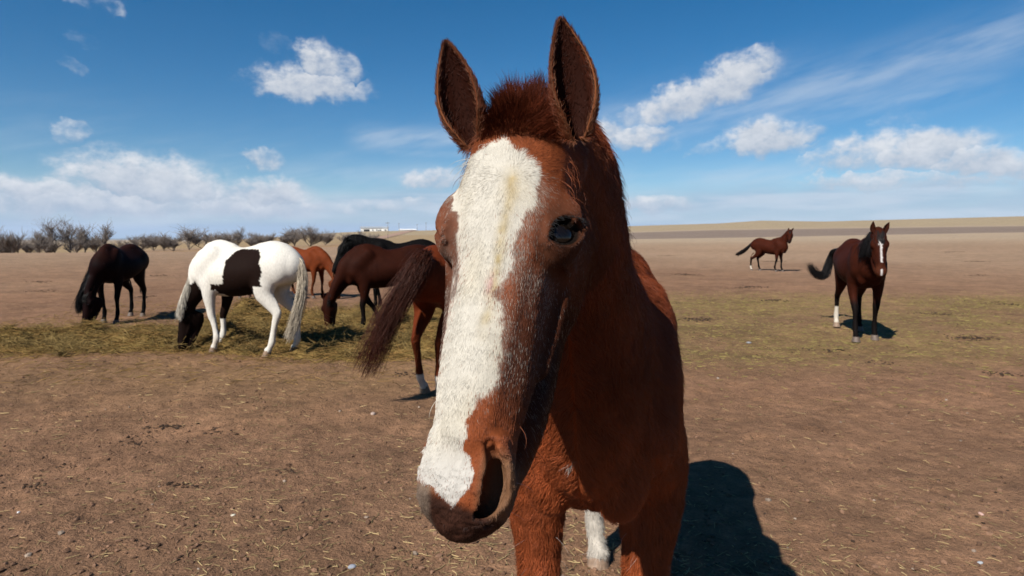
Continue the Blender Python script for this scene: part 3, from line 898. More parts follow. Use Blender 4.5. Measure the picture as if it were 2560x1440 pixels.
def build_main():
    root = empty('horse', MAIN_LOC, MAIN_YAW)
    tag(root, 'chestnut horse with a broad white blaze facing the camera up close', 'horse', 'horses in the pasture')
    V, Fc = main_mesh()
    ones = np.full(len(V), .5)
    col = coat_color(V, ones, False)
    hcv = head_coords(V)
    hole = np.sqrt(((hcv[:, 0] - .568) / 1.6) ** 2 + (np.abs(hcv[:, 1]) - .037) ** 2 + ((hcv[:, 2] + .060)) ** 2)
    inn = MF.grad(V)
    # wrinkled skin round the lips and nostrils
    hw = smooth01((hcv[:, 0] - .545) / .03) * (hcv[:, 0] < .7) * (np.abs(hcv[:, 1]) < .1) * (hcv[:, 2] > -.2)
    q_ = hcv[:, 0] + .35 * hcv[:, 2] + .014 * fbm(V * 30, 2, 181)
    V = V + inn * (hw * (.0006 * np.sin(q_ * 2 * math.pi / .0095) * np.clip(fbm(V * 30, 2, 182), 0, 1) + .0020 * fbm(V * 70, 3, 183)))[:, None]
    body = mesh_obj('body', V, Fc, M_COAT, root, True, {'coat': col * np.array([.8, .8, .8])})
    me = body.data
    N = np.zeros(len(V) * 3, np.float32); me.vertices.foreach_get('normal', N); N = N.reshape(-1, 3).astype(float)
    for w in (1, -1):
        e = head_pt(EYE[0], w * (EYE[1] + .0020), EYE[2] + .0022); ev, ef = ball_mesh(e, EYE[3] * 1.04 * H_SC); mesh_obj('eye', ev, ef, M_EYE, root)
    for i, rows in enumerate(legs):
        hv, hf = hoof_mesh(rows[-1][:3] + np.array([0, 0, .0]), lift=.0)
        mesh_obj('hoof', hv, hf, M_HOOF if i < 2 else M_HOOF_PALE, root, False)
    # fur --------------------------------------------------------------
    h = hcv; s, w, d = h.T
    head = (s > -.06) & (s < .68) & (np.abs(w) < .17) & (d > -.31)
    Wp = main_world(V); toc = np.array([0, 0, CAM_H]) - Wp; dist = np.linalg.norm(toc, axis=1)
    face = (N @ MAIN_R * toc).sum(1) / dist
    vis = np.clip((face + .45) / .35, 0, 1)
    muz = smooth01((s - .50) / .05) * head
    dens = np.where(head, 1.0 + .5 * muz, .16) * vis
    dens = np.where((V[:, 0] < .1), dens * .35, dens)
    # bare rims and the inside of nostrils, eyes and mouth
    ed = np.sqrt((s - EYE[0]) ** 2 + (np.abs(w) - EYE[1]) ** 2 + (d - EYE[2]) ** 2)
    off = MF_open(V)
    dens = dens * np.where(off, 0, 1) * np.where(head & (ed < .0305), 0, 1)
    NH = 480000
    T, B, tot = tri_sample(V, Fc, dens, NH, rng)
    P = (V[T] * B[..., None]).sum(1); Nn = (N[T] * B[..., None]).sum(1); Nn /= np.linalg.norm(Nn, axis=1)[:, None]
    hc = head_coords(P); s, w, d = hc.T
    head = (s > -.06) & (s < .68) & (np.abs(w) < .17) & (d > -.31)
    # flow
    rad = np.stack([s - .128, w - .004, np.zeros_like(s)], 1); rr = np.linalg.norm(rad, axis=1)
    fl = np.stack([np.ones_like(s), 2.2 * w + .35 * np.sign(w) * smooth01(np.abs(w) / .05), np.zeros_like(s)], 1)
    t = smooth01((.24 - s) / .12)[:, None]
    fl = fl * (1 - t) + (rad / (rr[:, None] + 1e-4)) * 1.4 * t
    sd = smooth01((-.06 - d) / .07)[:, None]
    fl = fl * (1 - sd) + np.array([.65, 0, -.75]) * sd
    fh = (fl / (np.linalg.norm(fl, axis=1)[:, None] + 1e-6)) @ HM
    fb = np.repeat(np.array([[-.35, 0, -.9]]), NH, 0)
    fb[:, 1] += .5 * np.sign(P[:, 1]) * smooth01((P[:, 0] - .45) / .2)
    blend = smooth01((s + .06) / .08)[:, None] * head[:, None]
    flow = fh * blend + fb * (1 - blend)
    sw = .22 + .35 * (~head)
    flow = flow + np.stack([vnoise(P * 30, 41), vnoise(P * 30, 42), vnoise(P * 30, 43)], 1) * (sw)[:, None] \
        + np.stack([vnoise(P * 140, 44), vnoise(P * 140, 45), vnoise(P * 140, 46)], 1) * .10
    ln = np.where(head, .0072, .031)
    ln = np.where(head, ln + .008 * smooth01((-.10 - d) / .08) + .006 * smooth01((.10 - s) / .08), ln)
    ln = np.where(head, ln * (1 - .38 * smooth01((s - .50) / .05)), ln)
    ed = np.sqrt((s - EYE[0]) ** 2 + (np.abs(w) - EYE[1]) ** 2 + (d - EYE[2]) ** 2)
    ln = np.where(head, ln * (1 - .5 * smooth01((.060 - ed) / .022)), ln)
    ln = ln * (.6 + .8 * rng.random(NH)) * (1 + .35 * fbm(P * 35, 2, 47))
    lift = np.where(head, .095, .20) * (1 + .5 * smooth01((s - .50) / .05) * head)
    rnd = rng.random(NH)
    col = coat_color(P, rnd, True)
    pts = strands(P, Nn, flow, ln, 4, lift, np.where(head, .085, .13), rng, sway=np.where(head, .07, .14))
    big = np.where(head, .00021, .00046)[:, None] * (.8 + .5 * rng.random((NH, 1)))
    hair_obj('coat_fur', pts, big * np.array([1.0, .9, .65, .22]), M_FUR, root, col)
    # guard hairs that stand off the outline of the neck, jaw and chest
    n = 6500
    dens2 = np.where(hcv[:, 0] < .12, 1.0, np.where(hcv[:, 2] < -.15, .10, .012)) * vis * (np.abs(face) < .5) * (V[:, 0] > .25)
    T, B, _ = tri_sample(V, Fc, dens2, n, rng)
    P = (V[T] * B[..., None]).sum(1); Nn = (N[T] * B[..., None]).sum(1); Nn /= np.linalg.norm(Nn, axis=1)[:, None]
    fb = np.repeat(np.array([[-.25, 0, -.9]]), n, 0)
    pts = strands(P, Nn, fb, (.018 + .022 * rng.random(n)), 5, np.full(n, .5), .4, rng)
    hair_obj('guard_hair', pts, np.array([.00030, .00028, .00024, .00016, .00006]), M_FUR, root, coat_color(P, rng.random(n), True))
    # ears -------------------------------------------------------------
    for (ev, ef, pts4), sgn in zip(EARS, (-1, 1)):
        nt, na = pts4.shape[1:3]
        ii, jj = np.meshgrid(np.arange(nt), np.arange(na), indexing='ij')
        tt = ii / (nt - 1); vv = np.abs(-1 + 2 * jj / (na - 1))
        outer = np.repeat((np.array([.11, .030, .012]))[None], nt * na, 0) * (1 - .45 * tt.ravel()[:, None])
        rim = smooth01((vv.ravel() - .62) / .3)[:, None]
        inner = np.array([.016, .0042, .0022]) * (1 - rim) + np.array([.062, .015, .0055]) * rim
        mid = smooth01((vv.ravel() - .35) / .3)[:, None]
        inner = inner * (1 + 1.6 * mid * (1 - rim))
        edge = ((vv.ravel() > .985) & (jj.ravel() == (0 if sgn < 0 else na - 1)))[:, None]
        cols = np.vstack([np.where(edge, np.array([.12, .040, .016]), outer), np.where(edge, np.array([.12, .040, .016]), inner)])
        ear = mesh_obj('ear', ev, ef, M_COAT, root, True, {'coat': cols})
        # hair inside and along the rim
        n = 6500
        a, b = rng.random(n), rng.random(n) * 2 - 1
        which = (rng.random(n) < .25).astype(int)
        b = np.where(rng.random(n) < .45, np.sign(b) * (1 - .18 * rng.random(n)), b)
        a = a * .97
        fi = a * (nt - 1); fj = (b + 1) / 2 * (na - 1)
        i0 = np.clip(fi.astype(int), 0, nt - 2); j0 = np.clip(fj.astype(int), 0, na - 2); u = (fi - i0)[:, None]; v = (fj - j0)[:, None]
        G = lambda i, j: pts4[which, i, j]
        P = (G(i0, j0) * (1 - u) + G(i0 + 1, j0) * u) * (1 - v) + (G(i0, j0 + 1) * (1 - u) + G(i0 + 1, j0 + 1) * u) * v
        du = G(i0 + 1, j0) - G(i0, j0); dv = G(i0, j0 + 1) - G(i0, j0)
        Nn = np.cross(du, dv); Nn /= np.linalg.norm(Nn, axis=1)[:, None] + 1e-9
        ctr = pts4[0].mean(1)[np.clip(fi.round().astype(int), 0, nt - 1)]
        sg = np.sign(((P - ctr) * Nn).sum(1)); Nn *= np.where(which == 1, -sg, sg)[:, None]
        fl = du / (np.linalg.norm(du, axis=1)[:, None] + 1e-9) + .25 * rng.normal(size=(n, 3))
        vv = np.abs(b)
        rimm = smooth01((vv - .78) / .15)[:, None]
        c = np.where(which[:, None] == 1, np.array([.030, .0075, .0035]) * (1 - rimm) + np.array([.075, .018, .0065]) * rimm, np.array([.10, .024, .008]) * (1 - .4 * a[:, None]))
        c = np.where((vv > .95)[:, None], c * .75 + .25 * np.array([.22, .12, .06]), c)
        pts = strands(P, Nn, fl, (.006 + .012 * rng.random(n)) * (1 - .45 * a), 4, np.full(n, .40), .35, rng)
        hair_obj('ear_hair', pts, np.array([.00030, .00027, .0002, .00007]), M_FUR, ear, c)
    # clipped mane and forelock ---------------------------------------
    sel = (hcv[:, 0] > -.07) & (hcv[:, 0] < .055) & (np.abs(hcv[:, 1]) < .062) & (hcv[:, 2] > -.10)
    n = 4600
    T, B, _ = tri_sample(V, Fc, sel.astype(float) + 1e-9, n, rng)
    P = (V[T] * B[..., None]).sum(1); Nn = (N[T] * B[..., None]).sum(1)
    hcp = head_coords(P)
    k = 6
    upw = np.array([0, 0, 1.0]); sidew = MAIN_R @ np.array([1.0, 0, 0]); fwd = MAIN_R @ np.array([0, -1.0, 0])
    lnn = (.020 + .030 * rng.random(n)) * (1 + .5 * fbm(P * 34, 2, 63)) * (1 - .45 * (np.abs(hcp[:, 1]) / .062) ** 2) * (1 - .40 * smooth01((hcp[:, 0]) / .05))
    lean = (.16 + 1.0 * fbm(P * 34, 2, 61) + 1.4 * hcp[:, 1] / .06 * .4)[:, None] + .16 * rng.normal(size=(n, 1))
    fw = (.25 + 1.1 * smooth01((hcp[:, 0] + .02) / .06))[:, None] + .22 * rng.normal(size=(n, 1)) + .9 * fbm(P * 34, 2, 62)[:, None]
    pts = np.zeros((n, k, 3))
    for i in range(k):
        t = i / (k - 1)
        pts[:, i] = P + lnn[:, None] * (t * (upw * (1 - .35 * t * np.abs(fw)) + .25 * Nn) + sidew * lean * t ** 1.6 + fwd * fw * t ** 1.8 * .7)
    c = np.array([.070, .015, .006]) * (.5 + .9 * rng.random((n, 1)))
    hair_obj('forelock', pts, np.array([.00034, .00033, .0003, .00025, .00016, .00006]), M_MANE, root, c)
    # whiskers and lashes ------------------------------------------------
    n = 46
    sel = (hcv[:, 0] > .555) & (hcv[:, 2] < -.07) & (face > -.5) & ~off
    T, B, _ = tri_sample(V, Fc, sel.astype(float) + 1e-9, n, rng)
    P = (V[T] * B[..., None]).sum(1); Nn = (N[T] * B[..., None]).sum(1)
    pts = np.zeros((n, 7, 3)); ll = (.030 + .045 * rng.random(n))[:, None]
    cu = rng.normal(0, .22, (n, 3)) + np.array([0, 0, -.25])
    for i in range(7):
        t = i / 6
        pts[:, i] = P + ll * (t * Nn * .9 + cu * t * t)
    hair_obj('whisker', pts, np.linspace(.00028, .00006, 7), M_FUR, root, np.tile(np.array([.50, .46, .42]), (n, 1)) * (.25 + .75 * rng.random((n, 1))))
    n = 70
    u = rng.random(n) * 2 - 1
    en, ev_ = EYE_N, EYE_V
    p = np.array([eye_arc(x, .0385, 43) for x in u])
    dirn = en * .9 - ev_ * .15 + EYE_A * (.3 * u)[:, None] + .12 * rng.normal(size=(n, 3))
    pts = np.stack([HO + ((p + dirn * .016 * t * (.6 + .8 * rng.random((n, 1))) - ev_ * .006 * t * t) * H_SC) @ HM for t in np.linspace(0, 1, 5)], 1)
    hair_obj('eyelash', pts, np.linspace(.00035, .0001, 5), M_FUR, root, np.full((n, 3), .015))
    return root

def MF_open(V):
    """points inside the carved nostrils and the mouth line"""
    h = head_coords(V); s, w, d = h.T
    wa = np.abs(w)
    cs, cw, cd = [.520, .544, .570, .594, .608], [.035, .045, .047, .032, .018], [-.031, -.038, -.052, -.066, -.070]
    e = np.where(w < 0, 1.0, 0.0)
    best = np.full(len(V), 9.0)
    for u in np.linspace(0, 4, 25):
        x = np.array([np.interp(u, range(5), q) for q in (cs, cw, cd)]); r = np.interp(u, range(5), [.009, .014, .019, .018, .012])
        best = np.minimum(best, np.sqrt((s - x[0]) ** 2 + (wa - (x[1] + .010 * e)) ** 2 + (d - (x[2] - .024 * e)) ** 2) - r * np.where(e > 0, .7, 1))
    bal = ((s - .568) / .037) ** 2 + ((wa - .038) / .019) ** 2 + ((d + .062) / .024) ** 2
    return (best < .0012) | (bal < 1)

HORSE_MAIN = build_main()
# ------------------------------------------------------------------ the herd
def tube_path(P, n):
    return catmull(np.asarray(P, float), n)

def lock_hair(name, path, root, n, spread0, spread1, rad, color, rng, wav=.02, k=10, tail=True, len_var=.35, parent_color_var=.35):
    """a tail or a lock: strands that follow a path and fan out along it"""
    C = tube_path(path, k)
    L = np.linalg.norm(np.diff(C, axis=0), axis=1).sum()
    off = rng.normal(size=(n, 3)); off /= np.linalg.norm(off, axis=1)[:, None]; off *= rng.random((n, 1)) ** .5
    cut = 1 - len_var * rng.random(n) ** 1.4
    t = np.linspace(0, 1, k)
    pts = np.zeros((n, k, 3))
    ph = rng.random((n, 3)) * 6.28
    clump = off[rng.integers(0, max(5, n // 45), n)]
    for i in range(k):
        u = t[i] * cut
        c = np.stack([np.interp(u, t, C[:, a]) for a in range(3)], 1)
        w = spread0 + (spread1 - spread0) * np.sin(np.clip(t[i] * 1.15, 0, 1) * math.pi * .5)
        mixo = off * (1 - .55 * t[i]) + clump * .75 * t[i]
        pts[:, i] = c + mixo * w + wav * t[i] * np.sin(ph + t[i] * 7) * np.array([1, 1, .5])
    col = np.asarray(color) * (1 - parent_color_var + 2 * parent_color_var * rng.random((n, 1)))
    return hair_obj(name, pts, rad * np.linspace(1.0, .35, k), M_MANE, root, col)

def mane_hair(root, crest, lat, down, length, n, color, rng, side=1, rad=.0022, name='mane', upr=0.0):
    """hair that grows along the crest of the neck and falls to one side"""
    C = tube_path(crest, 24)
    u = rng.random(n)
    t24 = np.linspace(0, 1, 24)
    base = np.stack([np.interp(u, t24, C[:, a]) for a in range(3)], 1)
    k = 7
    pts = np.zeros((n, k, 3))
    lat = np.asarray(lat, float); down = np.asarray(down, float)
    L = length * (.55 + .6 * rng.random(n)) * (.65 + .35 * np.sin(np.clip(u, 0, 1) * math.pi))
    jit = rng.normal(0, .09, (n, 3)); cl = vnoise(np.stack([u * 26, 0 * u, 0 * u], 1), 5)[:, None]
    for i in range(k):
        t = i / (k - 1)
        pts[:, i] = base + L[:, None] * ((lat * side) * (.38 * math.sin(t * 1.5)) + down * (t ** 1.5) * (1 - upr) + np.array([0, 0, 1.0]) * (.12 * t * (1 - t) + upr * t) + jit * t +   .12 * cl * t * np.array([1, .4, 0]))
    col = np.asarray(color) * (.6 + .8 * rng.random((n, 1)))
    return hair_obj(name, pts, rad * np.linspace(1, .4, k), M_MANE, root, col)

def bay_coat(body=(.085, .026, .012), points=(.010, .007, .006), face=None, socks=(), sock_h=.30, blaze=False, dark_top=.0):
    body = np.array(body); points = np.array(points)
    def f(L, H):
        s, w, d = H.T
        head = (s > -.04) & (s < .7) & (np.abs(w) < .15) & (d > -.3)
        n = fbm(L * 7, 3, 3)[:, None]
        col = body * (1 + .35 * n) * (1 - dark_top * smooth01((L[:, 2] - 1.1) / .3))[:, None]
        t = smooth01((.66 - L[:, 2]) / .16)[:, None] * (~head)[:, None]
        col = col * (1 - t) + points * t
        t = (head * smooth01((s - .44) / .1))[:, None]
        col = col * (1 - .8 * t) + np.array(points if face is None else face) * .8 * t
        for (fx, side) in socks:
            m = (~head) & (L[:, 2] < sock_h) & (np.sign(L[:, 1]) == side) & ((L[:, 0] > 0) == (fx > 0))
            col[m] = (.38, .34, .28)
        if blaze:
            m = head & (d > -.06) & (((s > .13) & (s < .22) & (np.abs(w) < .022)) | ((s >= .20) & (s < .45) & (np.abs(w - .004) < .012)) | ((s > .54) & (np.abs(w) < .010)))
            col[m] = (.43, .40, .38)
        return col
    return f

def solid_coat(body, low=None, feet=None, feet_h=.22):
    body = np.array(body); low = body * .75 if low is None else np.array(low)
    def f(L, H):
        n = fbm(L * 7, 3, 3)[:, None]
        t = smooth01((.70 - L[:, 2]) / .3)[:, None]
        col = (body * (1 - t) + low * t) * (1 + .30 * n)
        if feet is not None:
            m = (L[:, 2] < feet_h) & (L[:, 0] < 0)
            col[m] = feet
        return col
    return f

def pinto_coat(L, H):
    white = np.array([.47, .445, .395]); dark = np.array([.0085, .0042, .003])
    s, w, d = H.T
    head = (s > -.06) & (s < .7) & (np.abs(w) < .16) & (d > -.3)
    x, y, z = L.T
    n1 = fbm(L * 11, 3, 71); n2 = fbm(L * 3, 3, 72)
    col = white * (1 - .07 * np.clip(n2, 0, 1)[:, None] * np.array([.4, .8, 1.6]))
    muddy = smooth01((.75 - z) / .3) * np.clip(fbm(L * 6, 3, 73) - .1, 0, 1)
    col = col * (1 - .5 * muddy[:, None] * np.array([.6, .9, 1.2]))
    ell = np.minimum(1 - (np.abs((x + .17) / .30) ** 2.6 + np.abs((z - 1.00) / .43) ** 2.6) + .42 * n1, (1.385 + .03 * n1 - z) * 6)
    belly = (z < .93 + .05 * n1) & (z > np.where(x > .22, .79, .60)) & (x > -.40) & (x < .36 + .10 * n1)
    flank = (ell > 0) | belly
    hindleg = (x < -.33) & (z < .90)
    col[flank & ~hindleg] = dark
    cz = np.interp(x, [.60, .86, 1.0, 1.05], [.98, .86, .66, .55])
    chest = (x > .62 + .05 * n1) & (z < cz + .06 * n1) & ~head
    col[chest] = dark
    off_fore = (y < -.06) & (x > .2) & (z < .80) & (z > .42 + .05 * n1) & ~head
    col[off_fore] = dark
    throat = head
    stripe = (~head) & (np.abs(x - 1.06 - .06 * n1) < .045)
    col[throat] = dark * .75
    col[stripe] = white
    return col

def herd_horse(label, loc, fwd, scale, neck, O, e_l, legs_, coat, tail=None, mane=None, h=.021, hoof=None, up=(0, 0, 1), roll=0.0, fat=1.0, seed=1, ears=(.2, 1.0), forelock=None, trunk=None):
    rng_ = np.random.default_rng(seed)
    M = look(e_l, up, roll)
    O = np.asarray(O, float)
    f = horse_field(neck, O, M, legs_, 1.0, fat, False, trunk)
    V, Fq = surface_net(f, h, snap=False)
    H = (V - O) @ M.T
    root = empty('horse', loc, math.atan2(fwd[1], fwd[0]), scale)
    tag(root, label, 'horse', 'horses in the pasture')
    col = coat(V, H)
    mesh_obj('body', V, Fq, M_COAT, root, True, {'coat': np.clip(col, .002, .9)})
    hp = lambda s, w, d: O + np.array([s, w, d]) @ M
    for w in (1, -1):
        ev, ef = ball_mesh(hp(EYE[0], w * (EYE[1] + .012), EYE[2]), .022, 12, 8); mesh_obj('eye', ev, ef, M_EYE, root)
        b = hp(.02, w * .060, -.055)
        upv = -M[0] * ears[1] + M[2] * ears[0] + M[1] * w * .25
        ev, ef, pts4 = ear_mesh(b, upv, M[2] + M[1] * w * .35, length=.165, width=.036, nt=9, na=9)
        ce = np.tile(np.median(col[(H[:, 0] > 0) & (H[:, 0] < .2) & (np.abs(H[:, 1]) < .15)], 0) * .7, (len(ev), 1))
        mesh_obj('ear', ev, ef, M_COAT, root, True, {'coat': ce})
    for i, rows in enumerate(legs_):
        hv, hf = hoof_mesh(rows[-1][:3], lift=max(0.0, rows[-1][2] - .075))
        mesh_obj('hoof', hv, hf, (hoof or [M_HOOF] * 4)[i], root, False)
    if tail is not None:
        lock_hair('tail', tail['path'], root, tail.get('n', 420), tail.get('w0', .03), tail.get('w1', .07), tail.get('rad', .0026), tail['color'], rng_, tail.get('wav', .02), len_var=tail.get('var', .35))
    if mane is not None:
        nk = np.asarray(neck)
        C = nk[:, :3].copy(); tang = np.gradient(C, axis=0); tang /= np.linalg.norm(tang, axis=1)[:, None]
        t = np.linspace(0, 1, len(nk))[:, None]; lat = np.array([0, 1.0, 0]) * (1 - t) + M[1] * t
        nor = np.cross(tang, lat); nor /= np.linalg.norm(nor, axis=1)[:, None]
        crest = (C + nor * nk[:, 4:5] * .97)[mane.get('from', 0):]
        crest = np.vstack([crest, hp(.03, 0, -.03)])
        mane_hair(root, crest, lat.mean(0), mane.get('down', (0, 0, -1)), mane.get('len', .22), mane.get('n', 700), mane['color'], rng_, mane.get('side', 1), mane.get('rad', .0026), upr=mane.get('upr', 0.0))
    if forelock is not None:
        n = 90
        b = np.stack([hp(.0 + .03 * rng_.random(), .03 * rng_.normal() * .7, -.005) for _ in range(n)])
        pts = np.stack([b + (M[0] * .20 * t + M[2] * .03 * math.sin(t * 3) + M[1] * .02 * t * math.sin(9 * t)) * (.6 + .6 * rng_.random((n, 1))) for t in np.linspace(0, 1, 6)], 1)
        hair_obj('forelock', pts, .0026 * np.linspace(1, .4, 6), M_MANE, root, np.asarray(forelock) * (.6 + .8 * rng_.random((n, 1))))
    return root

def L4(fl=(), fr=(), hl=(), hr=(), dy=0.0, zl=None):
    z = zl or {}
    return [leg_rows(FORE, 1, fl, z.get('fl', ()), dy), leg_rows(FORE, -1, fr, z.get('fr', ()), -dy), leg_rows(HIND, 1, hl, z.get('hl', ()), dy), leg_rows(HIND, -1, hr, z.get('hr', ()), -dy)]

def graze(reach=1.0, y=0.0, low=.0):
    """neck rows, head origin for a horse with its head down; y bends the neck sideways"""
    r = reach
    nk = [(.44, 0, 1.12, .16, .29), (.70 * (.5 + .5 * r), .12 * y, 1.10, .12, .215), (.92 * r, .42 * y, .93 - low, .095, .160), (1.07 * r, .75 * y, .73 - low, .082, .125), (1.13 * r, .95 * y, .62 - low, .076, .095)]
    return nk, np.array([1.22 * r, 1.05 * y, .64 - low])

WHITE_H = [M_HOOF_PALE] * 4
def step(a): return (0, 0, a * .55, a * .9, a)

# dark horse at the hay on the left
nk, O = graze(.77, -.14)
herd_horse('nearly black bay horse grazing at the far left with a thick black mane', (-7.12, 11.35, 0), (.13, -.99), .93, nk, O, (.2, -.12, -.97), L4(step(.05), step(-.12), step(.05), step(-.08)),
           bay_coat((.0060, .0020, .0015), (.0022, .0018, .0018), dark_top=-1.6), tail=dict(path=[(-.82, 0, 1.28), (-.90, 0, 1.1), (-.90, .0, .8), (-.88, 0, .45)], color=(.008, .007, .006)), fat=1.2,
           mane=dict(color=(.005, .004, .004), len=.42, n=3000, side=-1, rad=.0032), seed=11, forelock=(.008, .007, .006))
# pinto
nk, O = graze(.74, .16)
herd_horse('white and dark brown pinto horse grazing on the hay strip', (-3.47, 8.12, 0), (-.95, .31), .98, nk, O, (.10, .16, -.98), L4(step(-.10), step(.10), step(.15), step(-.02), .01),
           pinto_coat, tail=dict(path=[(-.80, 0, 1.30), (-.90, .01, 1.16), (-.93, .06, .85), (-.90, .16, .52), (-.86, .26, .26)], color=(.33, .28, .21), n=520, w1=.085, rad=.003),
           mane=dict(color=(.43, .39, .32), len=.21, n=2600, side=1, rad=.0022), h=.017, hoof=[M_HOOF_PALE] * 4, seed=12, forelock=(.10, .08, .06))
# chestnut behind the pinto
nk, O = graze(.95, -.05)
herd_horse('bright chestnut horse grazing to the right just behind the pinto', (-5.2, 15.7, 0), (.93, -.36), .86, nk, O, (.2, 0, -.97), L4(step(.02), step(-.12), step(.1), step(-.05)),
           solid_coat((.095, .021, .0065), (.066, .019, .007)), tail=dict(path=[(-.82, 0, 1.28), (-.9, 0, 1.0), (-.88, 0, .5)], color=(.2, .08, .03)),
           mane=dict(color=(.20, .09, .045), len=.22, n=600, side=-1), h=.026, seed=13)
# chestnut hidden behind the pinto
nk, O = graze(.95, .0)
herd_horse('chestnut horse almost hidden behind the pinto, muzzle in the hay below its belly', (-6.35, 14.9, 0), (.86, -.51), .86, nk, O, (.2, 0, -.97), L4(step(.05), step(-.12), step(.1), step(-.05)),
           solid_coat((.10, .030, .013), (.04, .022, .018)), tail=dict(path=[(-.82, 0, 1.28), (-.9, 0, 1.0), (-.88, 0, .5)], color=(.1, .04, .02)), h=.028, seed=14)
# black horse
nk = [(.44, 0, 1.13, .17, .30), (.64, 0, 1.29, .13, .24), (.80, 0, 1.40, .105, .185), (.93, 0, 1.42, .09, .15), (1.02, .02, 1.37, .08, .10)]
herd_horse('black horse standing with arched neck behind the grazing bay', (-2.28, 12.6, 0), (-.93, -.36), .99, nk, (1.10, .02, 1.43), (.42, .05, -.9), L4(step(.06), step(-.10), step(.08), step(-.05)),
           solid_coat((.0035, .0030, .0030), (.0028, .0025, .0025)), tail=dict(path=[(-.82, 0, 1.28), (-.9, 0, 1.0), (-.88, 0, .4)], color=(.008, .008, .008)),
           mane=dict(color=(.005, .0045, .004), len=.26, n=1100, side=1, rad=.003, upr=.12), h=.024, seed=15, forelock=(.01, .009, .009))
# bay grazing in front of it
nk, O = graze(.86, .06, .02)
herd_horse('dark bay horse grazing with its head in the hay beside the pinto', (-1.95, 10.0, 0), (-.94, -.34), .935, nk, O, (.02, .06, -.99), L4(step(.03), step(-.30), step(.1), step(-.05)),
           bay_coat((.018, .0044, .0022), (.0045, .0032, .0028), face=(.050, .015, .007)), tail=dict(path=[(-.82, 0, 1.28), (-.9, 0, 1.0), (-.88, 0, .5)], color=(.01, .008, .008)),
           mane=dict(color=(.014, .010, .009), len=.17, n=700, side=-1, rad=.0026), h=.019, seed=16)
# chestnut seen from behind, tail swishing
_Ot = np.array([-.60, 6.46, 0]); _ft = unit((.30, .954))
def tail_local(px, py, Y):
    p = at_y(px, py, Y) - _Ot
    return np.array([p[0] * _ft[0] + p[1] * _ft[1], -p[0] * _ft[1] + p[1] * _ft[0], p[2]]) / .96
nk, O = graze(.95, -.05)
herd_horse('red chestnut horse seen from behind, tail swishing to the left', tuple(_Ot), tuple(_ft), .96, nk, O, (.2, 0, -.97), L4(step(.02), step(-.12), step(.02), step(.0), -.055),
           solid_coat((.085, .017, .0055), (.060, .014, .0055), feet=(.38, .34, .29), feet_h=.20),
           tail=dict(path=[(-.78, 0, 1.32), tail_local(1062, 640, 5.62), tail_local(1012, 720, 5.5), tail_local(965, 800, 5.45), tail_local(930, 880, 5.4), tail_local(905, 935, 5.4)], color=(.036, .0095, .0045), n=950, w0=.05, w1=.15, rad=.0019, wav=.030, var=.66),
           h=.018, hoof=[M_HOOF, M_HOOF, M_HOOF_PALE, M_HOOF_PALE], seed=17)
# far bay on the right
def stand(poll=(1.10, 0, 1.70), lift=0.0):
    p = np.array(poll)
    return [(.44, 0, 1.13, .17, .30), (.66, p[1] * .15, 1.29, .13, .23), tuple(.5 * np.array([.66, p[1] * .15, 1.29]) + .5 * (p + np.array([-.10, 0, -.08]))) + (.10, .175), tuple(p + np.array([-.10, 0, -.07])) + (.085, .135), tuple(p + np.array([.0, 0, -.09])) + (.078, .095)]
nk = [(.44, 0, 1.13, .17, .31), (.62, 0, 1.34, .13, .235), (.76, -.03, 1.55, .105, .175), (.86, -.06, 1.70, .09, .135), (.93, -.08, 1.76, .078, .098)]
herd_horse('small distant bay horse standing side-on with its head turned to the camera', (11.5, 28.0, 0), (.62, -.78), 1.0, nk, (.98, -.09, 1.83), (.22, -.55, -.81), L4(step(.05), step(-.10), step(.10), step(-.15)),
           bay_coat((.030, .0066, .0030), (.004, .003, .0026), socks=((-1, -1),), sock_h=.22), tail=dict(path=[(-.80, 0, 1.30), (-.98, 0, 1.12), (-1.20, .02, .92), (-1.45, .04, .78), (-1.68, .05, .66)], color=(.012, .010, .010), n=300, w1=.10, rad=.006),
           mane=dict(color=(.012, .010, .010), len=.26, n=700, side=-1, rad=.007), h=.026, seed=18, forelock=(.012, .01, .01))
# bay walking up on the right
nk = stand((1.10, .0, 1.56))
_Ob = np.array([5.33, 9.6, 0]); _fb = unit((-.30, -.954))
def bay_local(px, py, Y):
    p = at_y(px, py, Y) - _Ob
    return np.array([p[0] * _fb[0] + p[1] * _fb[1], -p[0] * _fb[1] + p[1] * _fb[0], p[2]])
herd_horse('bay horse with a white blaze walking towards the camera on the right', tuple(_Ob), tuple(_fb), 1.0, nk, (1.14, 0, 1.60), (.36, .0, -.93),
           L4(step(-.05), step(.22), step(.12), step(-.16), zl=dict(hr=(0, 0, 0, .01, .02))), bay_coat((.026, .0060, .0028), (.0045, .0032, .0028), face=(.045, .013, .006), socks=((-1, -1),), sock_h=.36, blaze=True),
           tail=dict(path=[(-.80, 0, 1.30), bay_local(2085, 628, 11.1), bay_local(2072, 660, 11.2), bay_local(2062, 688, 11.2), bay_local(2040, 684, 11.2), bay_local(2026, 662, 11.2)], color=(.010, .009, .009), n=520, w1=.085, rad=.0034),
           mane=dict(color=(.005, .004, .004), len=.32, n=2000, side=-1, rad=.003), fat=1.12, h=.019, seed=19, forelock=(.012, .01, .01), hoof=[M_HOOF, M_HOOF, M_HOOF, M_HOOF_PALE])
# ------------------------------------------------------------------ land
def table(px, rows):
    return np.interp(px, [r[0] for r in rows], [r[1] for r in rows])
